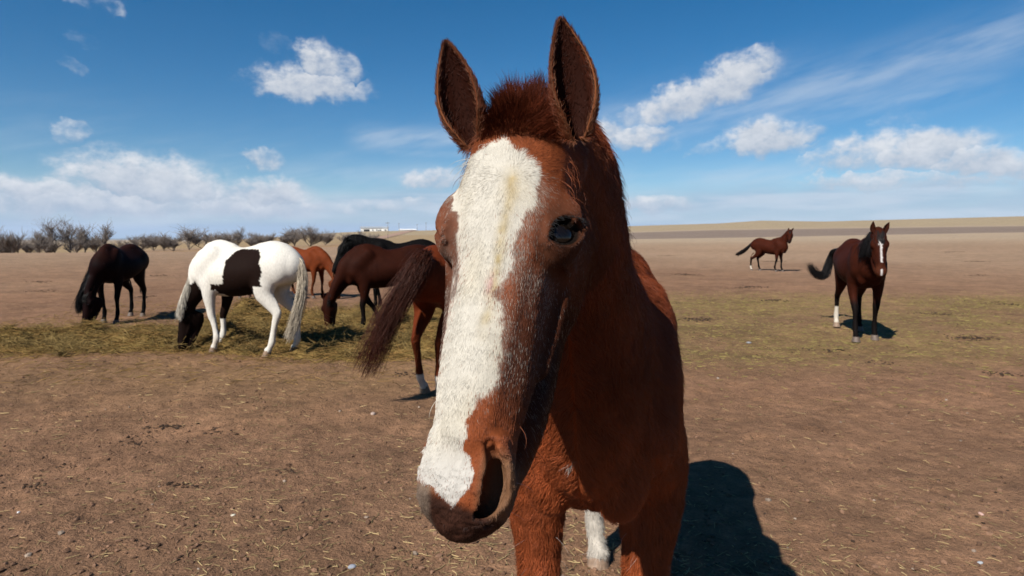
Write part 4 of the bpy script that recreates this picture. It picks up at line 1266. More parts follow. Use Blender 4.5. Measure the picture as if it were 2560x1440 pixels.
# how high the land stands (as pixel rows of the photograph) at some distances, by direction
RINGS = [(60, [(-800, 636), (0, 634), (800, 633.5), (1500, 633), (2560, 632), (3400, 632)]),
         (120, [(-800, 652), (0, 648), (150, 642), (300, 633), (450, 627), (700, 619), (840, 613), (1080, 608), (1560, 606), (2560, 596), (3400, 590)]),
         (240, [(-800, 622), (0, 619), (300, 616), (420, 612), (600, 608), (840, 606), (1080, 604), (1560, 598), (1790, 595), (2560, 581), (3400, 575)]),
         (420, [(-800, 614), (0, 612.5), (300, 611), (420, 607), (560, 602), (640, 599), (840, 592), (950, 590), (1080, 588), (1560, 581), (1790, 574), (2560, 564), (3400, 558)]),
         (650, [(-800, 612), (0, 611), (300, 610), (420, 606), (560, 600), (640, 597), (700, 592), (860, 581), (950, 578), (1050, 577), (1300, 571), (1560, 566), (1650, 563), (1790, 559), (1900, 552), (2060, 554), (2400, 545), (2560, 541), (3400, 536)]),
         (900, [(-800, 613), (0, 612), (420, 608), (860, 587), (1300, 578), (1900, 560), (2560, 549), (3400, 544)])]
def land_z(x, y):
    x = np.atleast_1d(np.asarray(x, float)); y = np.atleast_1d(np.asarray(y, float))
    r = np.hypot(x, y)
    az = np.arctan2(x, y)
    front = np.clip(az, -.95, .95)
    px = 1280 + F_PX * np.tan(front)
    zs = [np.zeros_like(r)] * 2
    rs = [0.0, 22.0]
    for R, rows in RINGS:
        yy = R * np.cos(front)
        zs.append(CAM_H - (table(px, rows) - HORIZON) / F_PX * yy); rs.append(float(R))
    zs.append(zs[-1] - 10); rs.append(2500.0)
    zs.append(zs[-1] - 5); rs.append(9000.0)
    Z = np.array(zs)
    i = np.clip(np.searchsorted(rs, r) - 1, 0, len(rs) - 2)
    rs = np.array(rs)
    t = np.clip((r - rs[i]) / (rs[i + 1] - rs[i]), 0, 1)
    k = np.arange(len(r))
    # monotone smooth interpolation
    d = np.diff(Z, axis=0) / np.diff(rs)[:, None]
    m = np.zeros_like(Z)
    m[1:-1] = np.where(d[:-1] * d[1:] > 0, 2 * d[:-1] * d[1:] / (d[:-1] + d[1:] + 1e-12), 0)
    h = rs[i + 1] - rs[i]
    t2, t3 = t * t, t ** 3
    z = (2 * t3 - 3 * t2 + 1) * Z[i, k] + (t3 - 2 * t2 + t) * h * m[i, k] + (-2 * t3 + 3 * t2) * Z[i + 1, k] + (t3 - t2) * h * m[i + 1, k]
    back = smooth01((np.abs(az) - 1.3) / .6)
    return z * (1 - back)

_rp = np.random.default_rng(31)
PRINTS = []
for _ in range(16):                                     # hoof tracks
    p = np.array([_rp.uniform(-5, 7), _rp.uniform(2.6, 9)]); a = _rp.uniform(0, 6.28)
    for k in range(14):
        a += _rp.normal(0, .15); p = p + np.array([math.cos(a), math.sin(a)]) * _rp.uniform(.38, .60)
        s_ = (1 if k % 2 else -1) * .11
        PRINTS.append((p[0] - math.sin(a) * s_, p[1] + math.cos(a) * s_, a + _rp.normal(0, .2), _rp.uniform(.050, .066), _rp.uniform(.010, .024)))
PRINTS = [q for q in PRINTS if 2.2 < q[1] < 12]
def dents(x, y):
    z = np.zeros_like(x)
    idx = np.flatnonzero((y > 1.8) & (y < 12.5) & (np.abs(x) < 12))
    if not len(idx): return z
    o = np.argsort(y[idx]); idx = idx[o]; ys = y[idx]
    for (cx, cy, a, R, dep) in PRINTS:
        i0, i1 = np.searchsorted(ys, [cy - .14, cy + .14])
        j = idx[i0:i1]
        dx, dy = x[j] - cx, y[j] - cy
        u = (dx * math.cos(a) + dy * math.sin(a)) / (R * 1.1); v = (-dx * math.sin(a) + dy * math.cos(a)) / R
        r = np.sqrt(u * u + v * v)
        z[j] += -dep * smooth01((1.08 - r) / .35) * (.6 + .4 * np.clip(u, -1, 1)) + .35 * dep * np.exp(-((r - 1.25) / .18) ** 2)
    return z

def relief(x, y):
    """hoof-trodden unevenness near the camera"""
    P = np.stack([x, y, 0 * x], 1)
    r = np.hypot(x, y)
    n = .022 * fbm(P * .9, 3, 101) + .018 * fbm(P * 3.6, 3, 102) + .010 * fbm(P * 12.0, 2, 103)
    return n * smooth01((60 - r) / 40) - .004 + dents(x, y)

def hay_amount(x, y):
    P = np.stack([x, y, 0 * x], 1)
    n = fbm(P * .55, 4, 111); n2 = fbm(P * 1.7, 3, 112)
    mid = 9.15 + .10 * (x + 4) + .4 * np.sin(x * .9)
    a = np.exp(-((y - mid) / 1.15) ** 2) * smooth01((x + 8.6) / 1.2) * smooth01((.9 - x) / 1.4)
    b = .75 * np.exp(-((y - 11.6 - .12 * (x + 3)) / 1.5) ** 2) * smooth01((x + 6.2) / 1.5) * smooth01((.9 - x) / 1.4)
    v = np.maximum(a, b) * (1.0 + .9 * n + .7 * n2)
    return np.clip((v - .16) * 1.35, 0, 1.4)

def spread_amount(x, y):
    P = np.stack([x, y, 0 * x], 1)
    n = fbm(P * .35, 4, 121); n2 = fbm(P * 1.4, 3, 122)
    a = smooth01((y - 6.6 + .22 * (x - 3) * (x < 3) - .12 * (x - 6)) / 2.0) * smooth01((18.5 - y) / 5) * smooth01((x - .6) / 1.6)
    b = .40 * smooth01((y - 4.2) / 3) * smooth01((9.5 - y) / 3) * smooth01((1.5 - x) / 2)
    return np.clip((a + b) * (.8 + .6 * n + .5 * n2), 0, 1)

def build_ground():
    rad = [0.0]
    r = .6
    while r < 2: rad.append(r); r *= 1.05
    while r < 11: rad.append(r); r *= 1.0065
    while r < 40: rad.append(r); r *= 1.0135
    while r < 1000: rad.append(r); r *= 1.024
    while r < 9000: rad.append(r); r *= 1.15
    rad = np.array(rad)
    azs = np.radians(np.concatenate([np.linspace(-180, -62, 60, endpoint=False), np.linspace(-62, -46, 30, endpoint=False), np.linspace(-46, 46, 420, endpoint=False), np.linspace(46, 62, 30, endpoint=False), np.linspace(62, 180, 60, endpoint=False)]))
    na = len(azs)
    R, A = np.meshgrid(rad[1:], azs, indexing='ij')
    x = (R * np.sin(A)).ravel(); y = (R * np.cos(A)).ravel()
    z = land_z(x, y) + relief(x, y)
    V = np.vstack([[0, 0, 0], np.stack([x, y, z], 1)])
    nr = len(rad) - 1
    i, j = np.meshgrid(np.arange(nr - 1), np.arange(na), indexing='ij')
    i, j = i.ravel(), j.ravel(); j1 = (j + 1) % na
    Fc = np.stack([1 + i * na + j, 1 + i * na + j1, 1 + (i + 1) * na + j1, 1 + (i + 1) * na + j], 1)
    Fc = Fc[:, ::-1].tolist() + [[0, 1 + (k + 1) % na, 1 + k][::-1] for k in range(na)]
    # colours of the ground itself: trodden dirt, pasture, ploughed strip, hill
    rr = np.hypot(V[:, 0], V[:, 1]); px = 1280 + F_PX * np.tan(np.clip(np.arctan2(V[:, 0], V[:, 1]), -1.2, 1.2))
    P = V * np.array([1, 1, 0])
    n1 = fbm(P * .12, 4, 131)[:, None]; n2 = fbm(P * .8, 4, 132)[:, None]
    dirt = np.array([.190, .103, .058]) * (1 + .24 * n2) + np.array([0.0132, 0.0037, 0.0000]) * n1
    pasture = np.array([.245, .162, .103]) * (1 + .14 * n1)
    hay_c = np.array([.160, .112, .040])
    t = smooth01((rr - 12) / 42 + .25 * n1[:, 0])[:, None]
    col = dirt * (1 - t) + pasture * t
    hz = np.maximum(hay_amount(V[:, 0], V[:, 1]), .80 * spread_amount(V[:, 0], V[:, 1]))[:, None]
    col = col * (1 - .75 * np.clip(hz, 0, 1)) + hay_c * (1 + .3 * n2) * .75 * np.clip(hz, 0, 1)
    far_r = np.array([.285, .215, .145])
    t = smooth01((rr - 70) / 70)[:, None] * smooth01((px - 900) / 500)[:, None]
    col = col * (1 - t) + far_r * (1 + .10 * n1) * t
    gold = (np.exp(-((rr - 112) / 9) ** 2) * (px < 900))[:, None]
    col = col * (1 - .7 * gold) + np.array([0.2257, 0.1373, 0.0553]) * .7 * gold
    t = smooth01((rr - 125) / 40)[:, None] * (px < 1300)[:, None]
    col = col * (1 - t) + np.array([0.2390, 0.1685, 0.0913]) * (1 + .15 * n1) * t
    edge0 = 238 + 6 * n1[:, 0]; edge1 = 425 + 8 * n1[:, 0]
    plough = (smooth01((rr - edge0) / 16) * smooth01((edge1 - rr) / 40) * smooth01((px - 1100) / 60))[:, None]
    col = col * (1 - plough) + np.array([.160, .119, .092]) * (1 + .12 * n1) * plough
    t = smooth01((rr - edge1) / 14)[:, None] * smooth01((px - 500) / 300)[:, None]
    col = col * (1 - t) + np.array([.25, .192, .118]) * (1 + .08 * n1) * t
    o = mesh_obj('ground', V, Fc, ground_mat(), None, True, {'coat': np.clip(col, 0, 1)})
    tag(o, 'trodden brown earth and dry pasture rising to low hills', None, None, 'structure')
    return o

def ground_mat():
    m, nt, b = new_mat('trodden_earth')
    at_ = node(nt, 'ShaderNodeAttribute', attribute_name='coat')
    geo = node(nt, 'ShaderNodeNewGeometry')
    b.inputs['Roughness'].default_value = .95; b.inputs['Specular IOR Level'].default_value = .12
    def nz(scale, det=6, rough=.6, vec=None, dist=0.0):
        n = node(nt, 'ShaderNodeTexNoise'); n.inputs['Scale'].default_value = scale; n.inputs['Detail'].default_value = det; n.inputs['Roughness'].default_value = rough; n.inputs['Distortion'].default_value = dist
        nt.links.new(vec or geo.outputs['Position'], n.inputs['Vector']); return n.outputs['Fac']
    def rng_(s, a, b_, c, d):
        n = node(nt, 'ShaderNodeMapRange'); n.inputs['From Min'].default_value = a; n.inputs['From Max'].default_value = b_; n.inputs['To Min'].default_value = c; n.inputs['To Max'].default_value = d
        nt.links.new(s, n.inputs['Value']); return n.outputs['Result']
    def mul(a, c):
        n = node(nt, 'ShaderNodeMath', operation='MULTIPLY'); nt.links.new(a, n.inputs[0])
        if isinstance(c, float): n.inputs[1].default_value = c
        else: nt.links.new(c, n.inputs[1])
        return n.outputs[0]
    n_a, n_b, n_c = nz(1.7, 6, .66), nz(9.0, 7, .68), nz(60.0, 5, .68)
    f = mul(mul(rng_(n_a, .3, .7, .70, 1.28), rng_(n_b, .3, .7, .68, 1.30)), rng_(n_c, .3, .7, .72, 1.28))
    sc = node(nt, 'ShaderNodeVectorMath', operation='SCALE'); nt.links.new(at_.outputs['Color'], sc.inputs[0]); nt.links.new(f, sc.inputs['Scale'])
    # chaff: pale flecks of trodden straw; dark crumbs
    mp = node(nt, 'ShaderNodeMapping'); mp.inputs['Scale'].default_value = (1, 2.4, 1); nt.links.new(geo.outputs['Position'], mp.inputs['Vector'])
    chaff = rng_(nz(46.0, 4, .7, mp.outputs[0], .8), .58, .68, 0.0, .75)
    patch = rng_(nz(1.4, 4, .6), .42, .62, .1, 1.0)
    mx = node(nt, 'ShaderNodeMix', data_type='RGBA'); nt.links.new(mul(chaff, patch), mx.inputs[0]); nt.links.new(sc.outputs[0], mx.inputs[6]); mx.inputs[7].default_value = (.26, .19, .09, 1)
    crumb = rng_(nz(24.0, 5, .7), .28, .20, 0.0, .55)
    mx2 = node(nt, 'ShaderNodeMix', data_type='RGBA'); nt.links.new(crumb, mx2.inputs[0]); nt.links.new(mx.outputs[2], mx2.inputs[6]); mx2.inputs[7].default_value = (.045, .028, .019, 1)
    nt.links.new(mx2.outputs[2], b.inputs['Base Color'])
    add = node(nt, 'ShaderNodeMath', operation='MULTIPLY_ADD'); nt.links.new(n_c, add.inputs[0]); add.inputs[1].default_value = .35; nt.links.new(n_b, add.inputs[2])
    bp = node(nt, 'ShaderNodeBump'); bp.inputs['Strength'].default_value = .85; bp.inputs['Distance'].default_value = .07
    nt.links.new(add.outputs[0], bp.inputs['Height']); nt.links.new(bp.outputs['Normal'], b.inputs['Normal'])
    return m
GROUND = build_ground()

# blue mountains far behind the trees
def build_mountains():
    top = [(-900, 600), (-300, 596), (0, 598), (120, 593), (300, 596), (350, 591), (410, 592), (450, 595), (540, 593), (600, 597), (680, 600), (800, 606), (950, 612)]
    pxs = np.arange(-900, 951, 12.0)
    R = 21000.0
    V, Fc = [], []
    for k, p in enumerate(pxs):
        a = math.atan((p - 1280) / F_PX)
        jag = 1.6 * float(fbm(np.array([[p * .03, 2.0, 0]]), 4, 141)[0])
        for t, (rr, yy) in enumerate([(R - 2500, 640), (R - 700, .45 * 614 + .55 * (table(p, top) + jag)), (R, table(p, top) + jag), (R + 3000, 640)]):
            V.append((rr * math.sin(a), rr * math.cos(a), CAM_H - (yy - HORIZON) / F_PX * rr * math.cos(a)))
    for k in range(len(pxs) - 1):
        for t in range(3):
            Fc.append((k * 4 + t, (k + 1) * 4 + t, (k + 1) * 4 + t + 1, k * 4 + t + 1))
    o = mesh_obj('mountains', V, Fc, plain('forested_rock', (.06, .07, .06), .95, .1, 0, .002, .3), None, True)
    tag(o, 'low blue mountain range on the far horizon', None, None, 'structure')
build_mountains()
# ------------------------------------------------------------------ bare trees along the creek, house, poles, track
M_BARK = plain('bark', (.11, .088, .072), .95, .1, .4, 6, .35)
m_, nt_, b_ = new_mat('twigs')
_at = node(nt_, 'ShaderNodeAttribute', attribute_name='coat'); nt_.links.new(_at.outputs['Color'], b_.inputs['Base Color'])
b_.inputs['Roughness'].default_value = .9; b_.inputs['Specular IOR Level'].default_value = .1
M_TWIG = m_

def bare_tree(label, px, base, top, width, stems=1, seed=0, shrub=False, R=None, name='bare_tree', group='bare trees along the creek'):
    rg = np.random.default_rng(1000 + seed)
    R = R or 118.0 + 14 * rg.random()
    a = math.atan((px - 1280) / F_PX)
    x, y = R * math.sin(a), R * math.cos(a)
    z0 = float(land_z(x, y)[0])
    Hh = max(2.0, (CAM_H - (top - HORIZON) / F_PX * y) - z0)
    Wd = width / F_PX * y / 2
    root = empty(name, (x, y, z0 - .05), rg.random() * 6.28)
    tag(root, label, 'shrub' if shrub else 'tree', group)
    V, Fc, twigs = [], [], []
    def limb(p, d, L, r0, r1, lvl):
        n = 5
        pts = [p]
        dd = d.copy()
        for i in range(n):
            dd = unit(dd + rg.normal(0, .16, 3) + np.array([0, 0, .05]))
            pts.append(pts[-1] + dd * L / n)
        if lvl <= 1:
            k = 6 if lvl == 0 else 4
            b0 = len(V)
            for i, q in enumerate(pts):
                tan = unit(pts[min(i + 1, n)] - pts[max(i - 1, 0)]); s = unit(np.cross(tan, [.3, 1, .2])); u = np.cross(tan, s)
                rr = r0 + (r1 - r0) * i / n
                for j in range(k):
                    an = 2 * math.pi * j / k
                    V.append(q + rr * (math.cos(an) * s + math.sin(an) * u))
            for i in range(n):
                for j in range(k):
                    Fc.append((b0 + i * k + j, b0 + i * k + (j + 1) % k, b0 + (i + 1) * k + (j + 1) % k, b0 + (i + 1) * k + j))
        else:
            twigs.append((np.array(pts), r0))
        if lvl < 3:
            m = ([rg.integers(6, 8), rg.integers(6, 9), rg.integers(7, 10)] if shrub else [rg.integers(7, 10), rg.integers(8, 11), rg.integers(8, 11)])[lvl]
            for _ in range(m):
                t = rg.uniform(.28 if lvl == 0 else .15, 1.0)
                q = pts[min(int(t * n), n)]
                side = rg.normal(0, 1, 3); side[2] = abs(side[2]) * .3
                nd = unit(dd * .80 + unit(side) * (.70 if lvl < 2 else .75) + np.array([0, 0, .55 if shrub else .40]))
                limb(q, nd, L * rg.uniform(.32, .90), r1 * .8, r1 * .3, lvl + 1)
    for s in range(stems):
        off = np.zeros(3)
        lean = unit(np.array([rg.normal(0, .13 if stems == 1 else .32), rg.normal(0, .13 if stems == 1 else .32), 1.0]))
        limb(off, lean, Hh * rg.uniform(.50, .62) * (.75 if shrub else 1), .019 * Hh * (.7 if shrub else 1.0) / math.sqrt(stems), .011 * Hh / math.sqrt(stems), 0)
    V = np.array(V); allp = np.vstack([V] + [t[0] for t in twigs])
    zmax = np.percentile(allp[:, 2], 99.5); wmax = np.percentile(np.abs(allp[:, :2]), 97)
    sxy = min(Wd / wmax, (1.9 if shrub else 1.25) * Hh / zmax)
    S = np.array([sxy, sxy, Hh / zmax])
    mesh_obj('trunk', V * S, Fc, M_BARK, root)
    P = np.array([t[0] for t in twigs]) * S
    n = len(P)
    rad = np.where(np.array([t[1] for t in twigs]) > .004 * Hh, .026, .0155)[:, None] * np.linspace(1.2, .55, 6)
    c = np.array([.175, .148, .128]) * (.7 + .6 * rg.random((n, 1)))
    hair_obj('crown', P, rad, M_TWIG, root, c)
    return root

TREES = [
    ('thin bare tree cut by the left edge of the picture', 8, 1, 590, 56, 1, False),
    ('low forked bare tree, second from the left edge', 46, 1, 574, 74, 2, False),
    ('rounded bare tree left of the tallest tree', 100, 1, 579, 80, 1, False),
    ('tallest bare tree of the row on the left', 144, 1, 547, 78, 1, False),
    ('bare tree close on the right of the tallest tree', 174, 1, 560, 62, 1, False),
    ('bare tree with a pointed top, second right of the tallest tree', 214, 1, 552, 70, 2, False),
    ('open airy bare tree above the back of the nearly black horse', 266, 1, 559, 84, 1, False),
]
for i, (lab, px, b0, top, w, st, shr) in enumerate(TREES):
    bare_tree(lab, px, None, top, w * 1.1, st, 20 + i, shr)
SHRUBS = [
    ('low bare bush under the two trees at the left edge', 26, 600, 44, 3), ('low bare bush left of the rounded bare tree', 74, 598, 40, 3), ('low bare bush at the foot of the tallest tree', 124, 590, 40, 3), ('low bare bush between the tallest and the pointed tree', 194, 592, 40, 3), ('low bare bush right of the pointed tree', 240, 590, 40, 3),
    ('low bare bush between the airy tree and the shrub pair', 312, 600, 36, 3), ('low bare bush between the shrub pair and the thicket left of the pinto', 412, 596, 30, 3), ('low bare bush left of the dense bush above the neck of the pinto', 534, 586, 40, 3), ('low bare bush right of the low bush above the back of the pinto', 654, 588, 36, 3),
    ('small bare shrub, left one of the pair right of the dark horse', 354, 587, 40, 3), ('small bare shrub, right one of the pair right of the dark horse', 386, 588, 38, 3),
    ('low bare tree at the left end of the thicket left of the pinto', 436, 583, 44, 2), ('tallest bare tree of the thicket left of the pinto', 474, 568, 56, 2), ('bare tree at the right end of the thicket left of the pinto', 508, 573, 46, 2),
    ('dense bare bush above the neck of the pinto', 560, 581, 52, 3), ('spiky bare tree above the withers of the pinto', 592, 570, 50, 2), ('low bare bush above the back of the pinto', 632, 585, 48, 3),
    ('bare bush at the left end of the thicket behind the rump of the pinto', 676, 582, 52, 3), ('second bare bush of the thicket behind the rump of the pinto', 708, 577, 50, 3), ('middle bare bush of the thicket behind the rump of the pinto', 738, 573, 54, 3),
    ('tall bare bush of the thicket behind the rump of the pinto', 776, 566, 50, 3), ('bare bush at the right end of the thicket left of the black horse', 814, 580, 48, 3),
    ('faint low bush left of the white farmhouse', 868, 584, 44, 3), ('faint bush in front of the white farmhouse', 896, 577, 34, 2), ('thin bush under the white farmhouse', 928, 584, 22, 2),
]
for i, (lab, px, top, w, st) in enumerate(SHRUBS):
    bare_tree(lab, px, None, top, w * 1.55, st + 1, 60 + i, True, name='bare_shrub' if 'bush' in lab or 'shrub' in lab else 'bare_tree', R=128 + 8 * math.sin(i * 2.1))

# ------------------------------------------------------------------ farmhouse on the ridge
def box_mesh(x0, x1, y0, y1, z0, z1):
    V = [(x0, y0, z0), (x1, y0, z0), (x1, y1, z0), (x0, y1, z0), (x0, y0, z1), (x1, y0, z1), (x1, y1, z1), (x0, y1, z1)]
    Fc = [(0, 3, 2, 1), (4, 5, 6, 7), (0, 1, 5, 4), (1, 2, 6, 5), (2, 3, 7, 6), (3, 0, 4, 7)]
    return V, Fc
def bx(name, m, parent, *a):
    V, Fc = box_mesh(*a)
    return mesh_obj(name, V, Fc, m, parent, False)
def roof_mesh(x0, x1, y0, y1, z0, z1, over=.5):
    ym = (y0 + y1) / 2
    V = [(x0 - over, y0 - over, z0), (x1 + over, y0 - over, z0), (x1 + over, y1 + over, z0), (x0 - over, y1 + over, z0), (x0 - over, ym, z1), (x1 + over, ym, z1)]
    return V, [(0, 1, 5, 4), (2, 3, 4, 5), (0, 4, 3), (1, 2, 5), (0, 3, 2, 1)]
M_SIDING = plain('white_siding', (.62, .61, .58), .7, .2, .1, 3, .06)
M_ROOF = plain('grey_roofing', (.22, .24, .26), .8, .2, .2, 2, .2)
M_DARK = plain('dark_opening', (.015, .015, .016), .6, .3)
M_GLASS = plain('window_glass', (.03, .035, .045), .1, .5)
M_WOOD = plain('weathered_wood', (.12, .10, .085), .9, .1, .3, 8, .3)
def ridge_pt(px, R, dz=0.0):
    a = math.atan((px - 1280) / F_PX); x, y = R * math.sin(a), R * math.cos(a)
    return (x, y, float(land_z(x, y)[0]) + dz)
hr = empty('farmhouse', ridge_pt(938, 640, -.8), -math.atan((938 - 1280) / F_PX) * 1.0)
tag(hr, 'long white farmhouse with a grey roof on the distant ridge', 'house')
bx('wall', M_SIDING, hr, -13.5, 13.5, 0, 9, 0, 3.9)
V, Fc = roof_mesh(-13.5, 13.5, 0, 9, 3.9, 5.6); mesh_obj('roof', V, Fc, M_ROOF, hr, False)
g_ = bx('carport', M_DARK, hr, -10.5, -4.8, -.06, 1.0, .2, 2.7)
w_ = bx('gable', M_SIDING, hr, 8.0, 13.0, -2.5, 0.1, 0, 3.6)
V, Fc = roof_mesh(8.0, 13.0, -2.5, .1, 3.6, 5.2, .3); mesh_obj('roof', V, Fc, M_ROOF, hr, False)
for x in (-2.5, 1.5, 5.0):
    f_ = bx('window', M_SIDING, hr, x - .2, x + 1.6, -.09, .05, 1.2, 2.7); bx('pane', M_GLASS, f_, x, x + 1.4, -.12, -.08, 1.4, 2.5)
d_ = bx('door', M_DARK, hr, 3.6, 4.5, -.09, .05, .2, 2.3)
f_ = bx('window', M_SIDING, hr, 9.4, 11.6, -2.6, -2.45, 1.2, 2.7); bx('pane', M_GLASS, f_, 9.6, 11.4, -2.63, -2.58, 1.4, 2.5)
sh_ = empty('shed', ridge_pt(1020, 652, -1.6), -math.atan((1020 - 1280) / F_PX))
tag(sh_, 'low white shed half hidden behind the ridge by the dirt track', 'shed')
bx('wall', M_SIDING, sh_, -8.5, 8.5, 0, 7, 0, 2.6)
V, Fc = roof_mesh(-8.5, 8.5, 0, 7, 2.6, 3.7); mesh_obj('roof', V, Fc, plain('pale_roofing', (.55, .55, .55), .6, .3), sh_, False)
bx('door', M_DARK, sh_, 4.0, 7.4, -.08, .05, .2, 2.3)
def pole(label, px, R, hgt, r):
    e = empty('utility_pole', ridge_pt(px, R, -.3)); tag(e, label, 'pole', 'utility poles on the ridge')
    n = 8
    V = [(r * (1 - .35 * k) * math.cos(2 * math.pi * i / n), r * (1 - .35 * k) * math.sin(2 * math.pi * i / n), k * hgt) for k in (0, 1) for i in range(n)]
    mesh_obj('post', V, [(i, (i + 1) % n, n + (i + 1) % n, n + i) for i in range(n)] + [tuple(range(n, 2 * n))], M_WOOD, e)
    bx('crossarm', M_WOOD, e, -1.1, 1.1, -.07 - r, -r + .05, hgt - .6, hgt - .42)
pole('thin utility pole standing just left of the low white shed', 999, 645, 8.0, .17)
pole('thin utility pole at the right end of the low white shed', 1044, 645, 7.0, .17)
pole('thin utility pole on the ridge nearest the head of the front horse', 1066, 645, 8.5, .17)
pole('taller pole below the right end of the farmhouse', 971, 330, 9.0, .12)
# dirt track up the hill
def build_track():
    ctr = [(862, 215, 3.2), (905, 262, 3.2), (942, 330, 3.2), (975, 410, 3.4), (1003, 500, 3.6), (1030, 590, 3.6), (1046, 645, 3.6)]
    C = catmull(np.array(ctr), 60)
    V = []
    for p, R, w in C:
        a = math.atan((p - 1280) / F_PX)
        for k in np.linspace(-1, 1, 5):
            aa = a + k * w / R * 1.25
            x, y = R * math.sin(aa), R * math.cos(aa)
            V.append((x, y, float(land_z(x, y)[0]) + .30 - .10 * abs(k)))
    Fc = [(i * 5 + j, i * 5 + j + 1, (i + 1) * 5 + j + 1, (i + 1) * 5 + j) for i in range(59) for j in range(4)]
    o = mesh_obj('dirt_track', V, Fc, plain('track_dirt', (.25, .165, .12), .95, .1, 0, .3, .2))
    tag(o, 'pale dirt track climbing the ridge to the farmhouse', None, None, 'structure')
build_track()
# ------------------------------------------------------------------ hay, straw, clods, stones and dung
def frustum_scatter(n, y0, y1, rg, power=2.0):
    """points on the ground in view, spread evenly over the picture"""
    inv = rg.uniform(1 / y1 ** (power - 1), 1 / y0 ** (power - 1), n) if power > 1 else None
    y = inv ** (-1 / (power - 1))
    x = rg.uniform(-.95, .95, n) * y * 1280 / F_PX * 1.12
    return x, y
def gz(x, y):
    x, y = np.atleast_1d(np.asarray(x, float)), np.atleast_1d(np.asarray(y, float))
    return land_z(x, y) + relief(x, y)

rl = np.random.default_rng(77)
# hay strip: a low heaped bed with strands on it
def build_hay():
    xs = np.arange(-9.2, 1.6, .05); ys = np.arange(6.2, 14.6, .05)
    X, Y = np.meshgrid(xs, ys, indexing='ij'); x, y = X.ravel(), Y.ravel()
    P = np.stack([x, y, 0 * x], 1)
    a = hay_amount(x, y)
    lump = np.clip(.35 + 1.3 * fbm(P * 2.0, 3, 151), 0, 1.3)
    z = gz(x, y) - .05 + np.clip(a - .22, 0, 1) * (.015 + .24 * lump ** 1.7) + np.clip(a - .1, 0, .3) * (.15 + .05 * fbm(P * 7, 3, 152))
    V = np.stack([x, y, z], 1)
    ny = len(ys)
    i, j = np.meshgrid(np.arange(len(xs) - 1), np.arange(ny - 1), indexing='ij'); i, j = i.ravel(), j.ravel()
    Fc = np.stack([i * ny + j, (i + 1) * ny + j, (i + 1) * ny + j + 1, i * ny + j + 1], 1)
    keep = (a[Fc] > .06).any(1)
    Fc = Fc[keep]
    used = np.unique(Fc); remap = np.full(len(V), -1); remap[used] = np.arange(len(used))
    col = np.array([.135, .090, .031]) * (1 + .45 * fbm(P * 5, 3, 153)[:, None]) * (1 + .25 * fbm(P * 24, 2, 154)[:, None])
    bed = mesh_obj('hay_bed', V[used], remap[Fc], M_COAT, None, True, {'coat': np.clip(col[used], .01, 1)})
    tag(bed, 'green and yellow hay laid out in a trampled strip for the horses', None, None, 'stuff')
    n = 75000
    px_, py_ = rl.uniform(-9.0, 1.5, n * 3), rl.uniform(6.3, 14.5, n * 3)
    am = hay_amount(px_, py_)
    ok = rl.random(n * 3) < np.clip(am * .9, .0, 1) + .02
    px_, py_ = px_[ok][:n], py_[ok][:n]; n = len(px_)
    Q = np.stack([px_, py_, 0 * px_], 1); am = hay_amount(px_, py_)
    lump = np.clip(.35 + 1.3 * fbm(Q * 2.0, 3, 151), 0, 1.3)
    zz = gz(px_, py_) - .045 + np.clip(am - .22, 0, 1) * (.015 + .24 * lump ** 1.7) + np.clip(am - .1, 0, .3) * (.15 + .05 * fbm(Q * 7, 3, 152))
    zz = np.maximum(zz, gz(px_, py_) + .002)
    an = rl.random(n) * 6.28; L = .06 + .13 * rl.random(n); up = np.abs(rl.normal(0, .30, n))
    d = np.stack([np.cos(an), np.sin(an), up], 1); side = np.stack([-np.sin(an), np.cos(an), 0 * an], 1); cv = rl.normal(0, .3, n)[:, None]
    pts = np.stack([np.stack([px_, py_, zz], 1) + L[:, None] * (d * t + side * cv * t * t - np.array([0, 0, .35]) * t * t * up[:, None]) for t in np.linspace(0, 1, 4)], 1)
    c = np.array([.168, .115, .043]) * (.45 + 1.0 * rl.random((n, 1))) * np.where(rl.random((n, 1)) < .35, np.array([.94, .95, .80]), np.array([1.16, 1.0, .92]))
    o = hair_obj('hay_strands', pts, np.full(4, .0022) * np.array([1, 1, .9, .6]), M_TWIG, None, c)
    tag(o, 'loose stalks of hay on the feeding strip', None, None, 'stuff')
build_hay()

def build_tufts():
    m = 300
    x, y = rl.uniform(-8.6, 1.2, m * 6), rl.uniform(7.2, 13.5, m * 6)
    ok = rl.random(m * 6) < hay_amount(x, y) ** 1.5 * .6
    x, y = x[ok][:m], y[ok][:m]; m = len(x)
    R_ = .07 + .16 * rl.random(m) ** 2
    k = 85
    ctr = np.repeat(np.stack([x, y, gz(x, y) + .02], 1), k, 0); R_ = np.repeat(R_, k)[:, None]; n = len(ctr)
    o_ = rl.normal(size=(n, 3)) * np.array([.75, .75, .45]); o_[:, 2] = np.abs(o_[:, 2])
    an = rl.random(n) * 6.28
    d = np.stack([np.cos(an), np.sin(an), rl.normal(0, .35, n)], 1)
    L = (.05 + .10 * rl.random(n))[:, None]; cv = rl.normal(0, .4, (n, 3))
    p0 = ctr + o_ * R_
    pts = np.stack([p0 + L * (d * (t - .4) + cv * t * t) for t in np.linspace(0, 1, 4)], 1)
    pts[..., 2] = np.maximum(pts[..., 2], gz(x, y).repeat(k)[:, None] + .004)
    tone = np.repeat(.6 + .7 * rl.random((m, 1)), k, 0)
    c = np.array([.165, .113, .042]) * tone * (.5 + .9 * rl.random((n, 1)))
    o = hair_obj('hay_tufts', pts, np.array([.0024, .0024, .0022, .0014]), M_TWIG, None, c)
    tag(o, 'tangled tufts of hay heaped on the feeding strip', None, None, 'stuff')
build_tufts()

